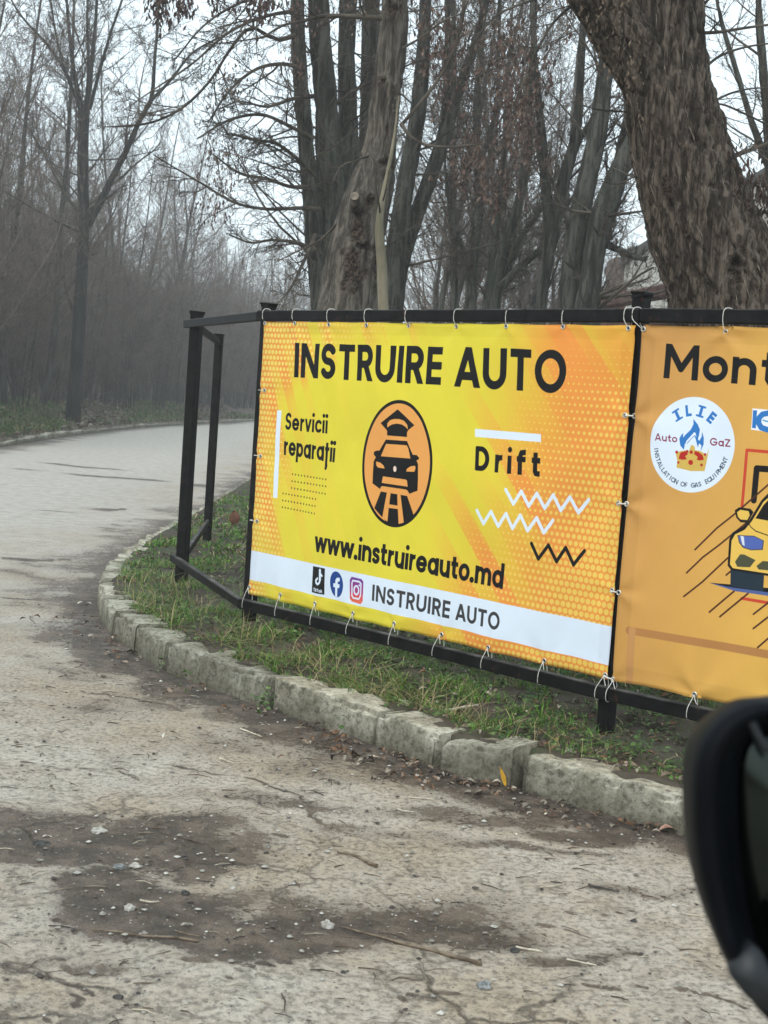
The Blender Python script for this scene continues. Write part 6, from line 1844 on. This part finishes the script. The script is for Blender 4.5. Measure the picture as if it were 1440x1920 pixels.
def ringat(p, dist):
    return np.array([CAM + ray(x, y) * dist for x, y in p])
cen = np.array([[1580, 1630]])
def mixp(f): return po + (pi_ - po) * f
prof = []
D0 = .80
ro = ringat(po, D0)
cenw = ro.mean(0)
bodyrows = []
for s_, dz in ((.30, .135), (.62, .120), (.84, .085), (.95, .045), (1.0, .012)):
    bodyrows.append(cenw + (ro - cenw) * s_ + FW * dz)
for f, dz in ((0.0, .0), (.06, -.006), (.2, -.009), (.34, -.006), (.5, .004), (.66, .018), (.84, .028), (1.0, .032)):
    rr_ = ro + (ringat(pi_, D0) - ro) * f
    bodyrows.append(rr_ + FW * dz)
V = np.concatenate(bodyrows)
V = np.r_[V, [cenw + FW * .137]]
Fq = grid_faces(len(bodyrows), NN, True)
j = np.arange(NN)
F3 = np.c_[np.full(NN, len(V) - 1), j, (j + 1) % NN]
link('housing', mesh('housing', V, [Fq, F3], M_plastic, True), mir)
mg, ntg, bsg = nt_new('mirror_glass')
bsg.inputs['Metallic'].default_value = 1.0
bsg.inputs['Roughness'].default_value = 0.12
ntg.links.new(ramp(ntg, noisen(ntg, coords(ntg), 9, 3), [(.3, (.02, .025, .024)), (.7, (.035, .042, .037))]), bsg.inputs['Base Color'])
ri = ringat(pi_, D0)
ci = ri.mean(0)
g0_ = ci + (ri - ci) * .985 + FW * .0300
g1_ = ci + (ri - ci) * .96 + FW * .0285
V = np.r_[g0_, g1_, [ci + FW * .0275]]
link('mirror_glass', mesh('mirror_glass', V, [grid_faces(2, NN, True), np.c_[np.full(NN, 2 * NN), NN + j, NN + (j + 1) % NN]], mg, True), mir)
# inner lip round the glass and the moulded web in the upper corner
def strap(pts, dist, r, mat, name):
    P = np.array([CAM + ray(x, y) * dist for x, y in pts])
    V, Fq, F3 = tube(spline(P, 20), r, 8)
    link(name, mesh(name, V, [Fq, F3], mat, True), mir)
strap([(1398, 1335), (1412, 1362), (1428, 1392), (1440, 1405)], .798, .0028, M_plasticg, 'moulded_rib')
V, Fq = None, None
pp = [(1412, 1772), (1392, 1800), (1371, 1818), (1376, 1840), (1400, 1870), (1430, 1893), (1455, 1905), (1470, 1870), (1450, 1830), (1432, 1790)]  # raised grey plate shaped and coloured as a pale reflection low in the mirror
Pm = np.array([CAM + ray(x, y) * .785 for x, y in pp]); Pb = Pm + FW * .012
k = len(pp); jj = np.arange(k)
V = np.r_[Pm, Pb, [Pm.mean(0) - FW * .002]]
link('reflection_patch', mesh('reflection_patch', V, [np.c_[jj, (jj + 1) % k, (jj + 1) % k + k, jj + k], np.c_[np.full(k, 2 * k), (jj + 1) % k, jj]], M_plasticg, True), mir)
a_ = CAM + ray(1840, 1800) * .83; b_ = a_ + RT * .12 - UP * .02 + FW * .02
V, Fq = beam(a_, b_, .04, .06, UP, .01); link('mounting_arm', mesh('mounting_arm', V, [Fq], M_plastic), mir)

# ------------------------------------------------------------------ winter air
hz = bpy.data.materials.new('haze_air'); hz.use_nodes = True
hn = hz.node_tree; hn.nodes.clear()
pv = hn.nodes.new('ShaderNodeVolumePrincipled')
pv.inputs['Color'].default_value = (.985, .99, 1.0, 1)
pv.inputs['Density'].default_value = 0.0021
ho_ = hn.nodes.new('ShaderNodeOutputMaterial'); hn.links.new(pv.outputs[0], ho_.inputs['Volume'])
x0, x1, y0, y1, z0, z1 = -305, 305, -75, 320, -1.15, 24
V = [(x0, y0, z0), (x1, y0, z0), (x1, y1, z0), (x0, y1, z0), (x0, y0, z1), (x1, y0, z1), (x1, y1, z1), (x0, y1, z1)]
Fq = [[0, 3, 2, 1], [4, 5, 6, 7], [0, 1, 5, 4], [1, 2, 6, 5], [2, 3, 7, 6], [3, 0, 4, 7]]
link('haze', mesh('haze', V, [Fq], hz), kind='stuff', label='thin grey winter haze filling the air over the road', cat='haze')
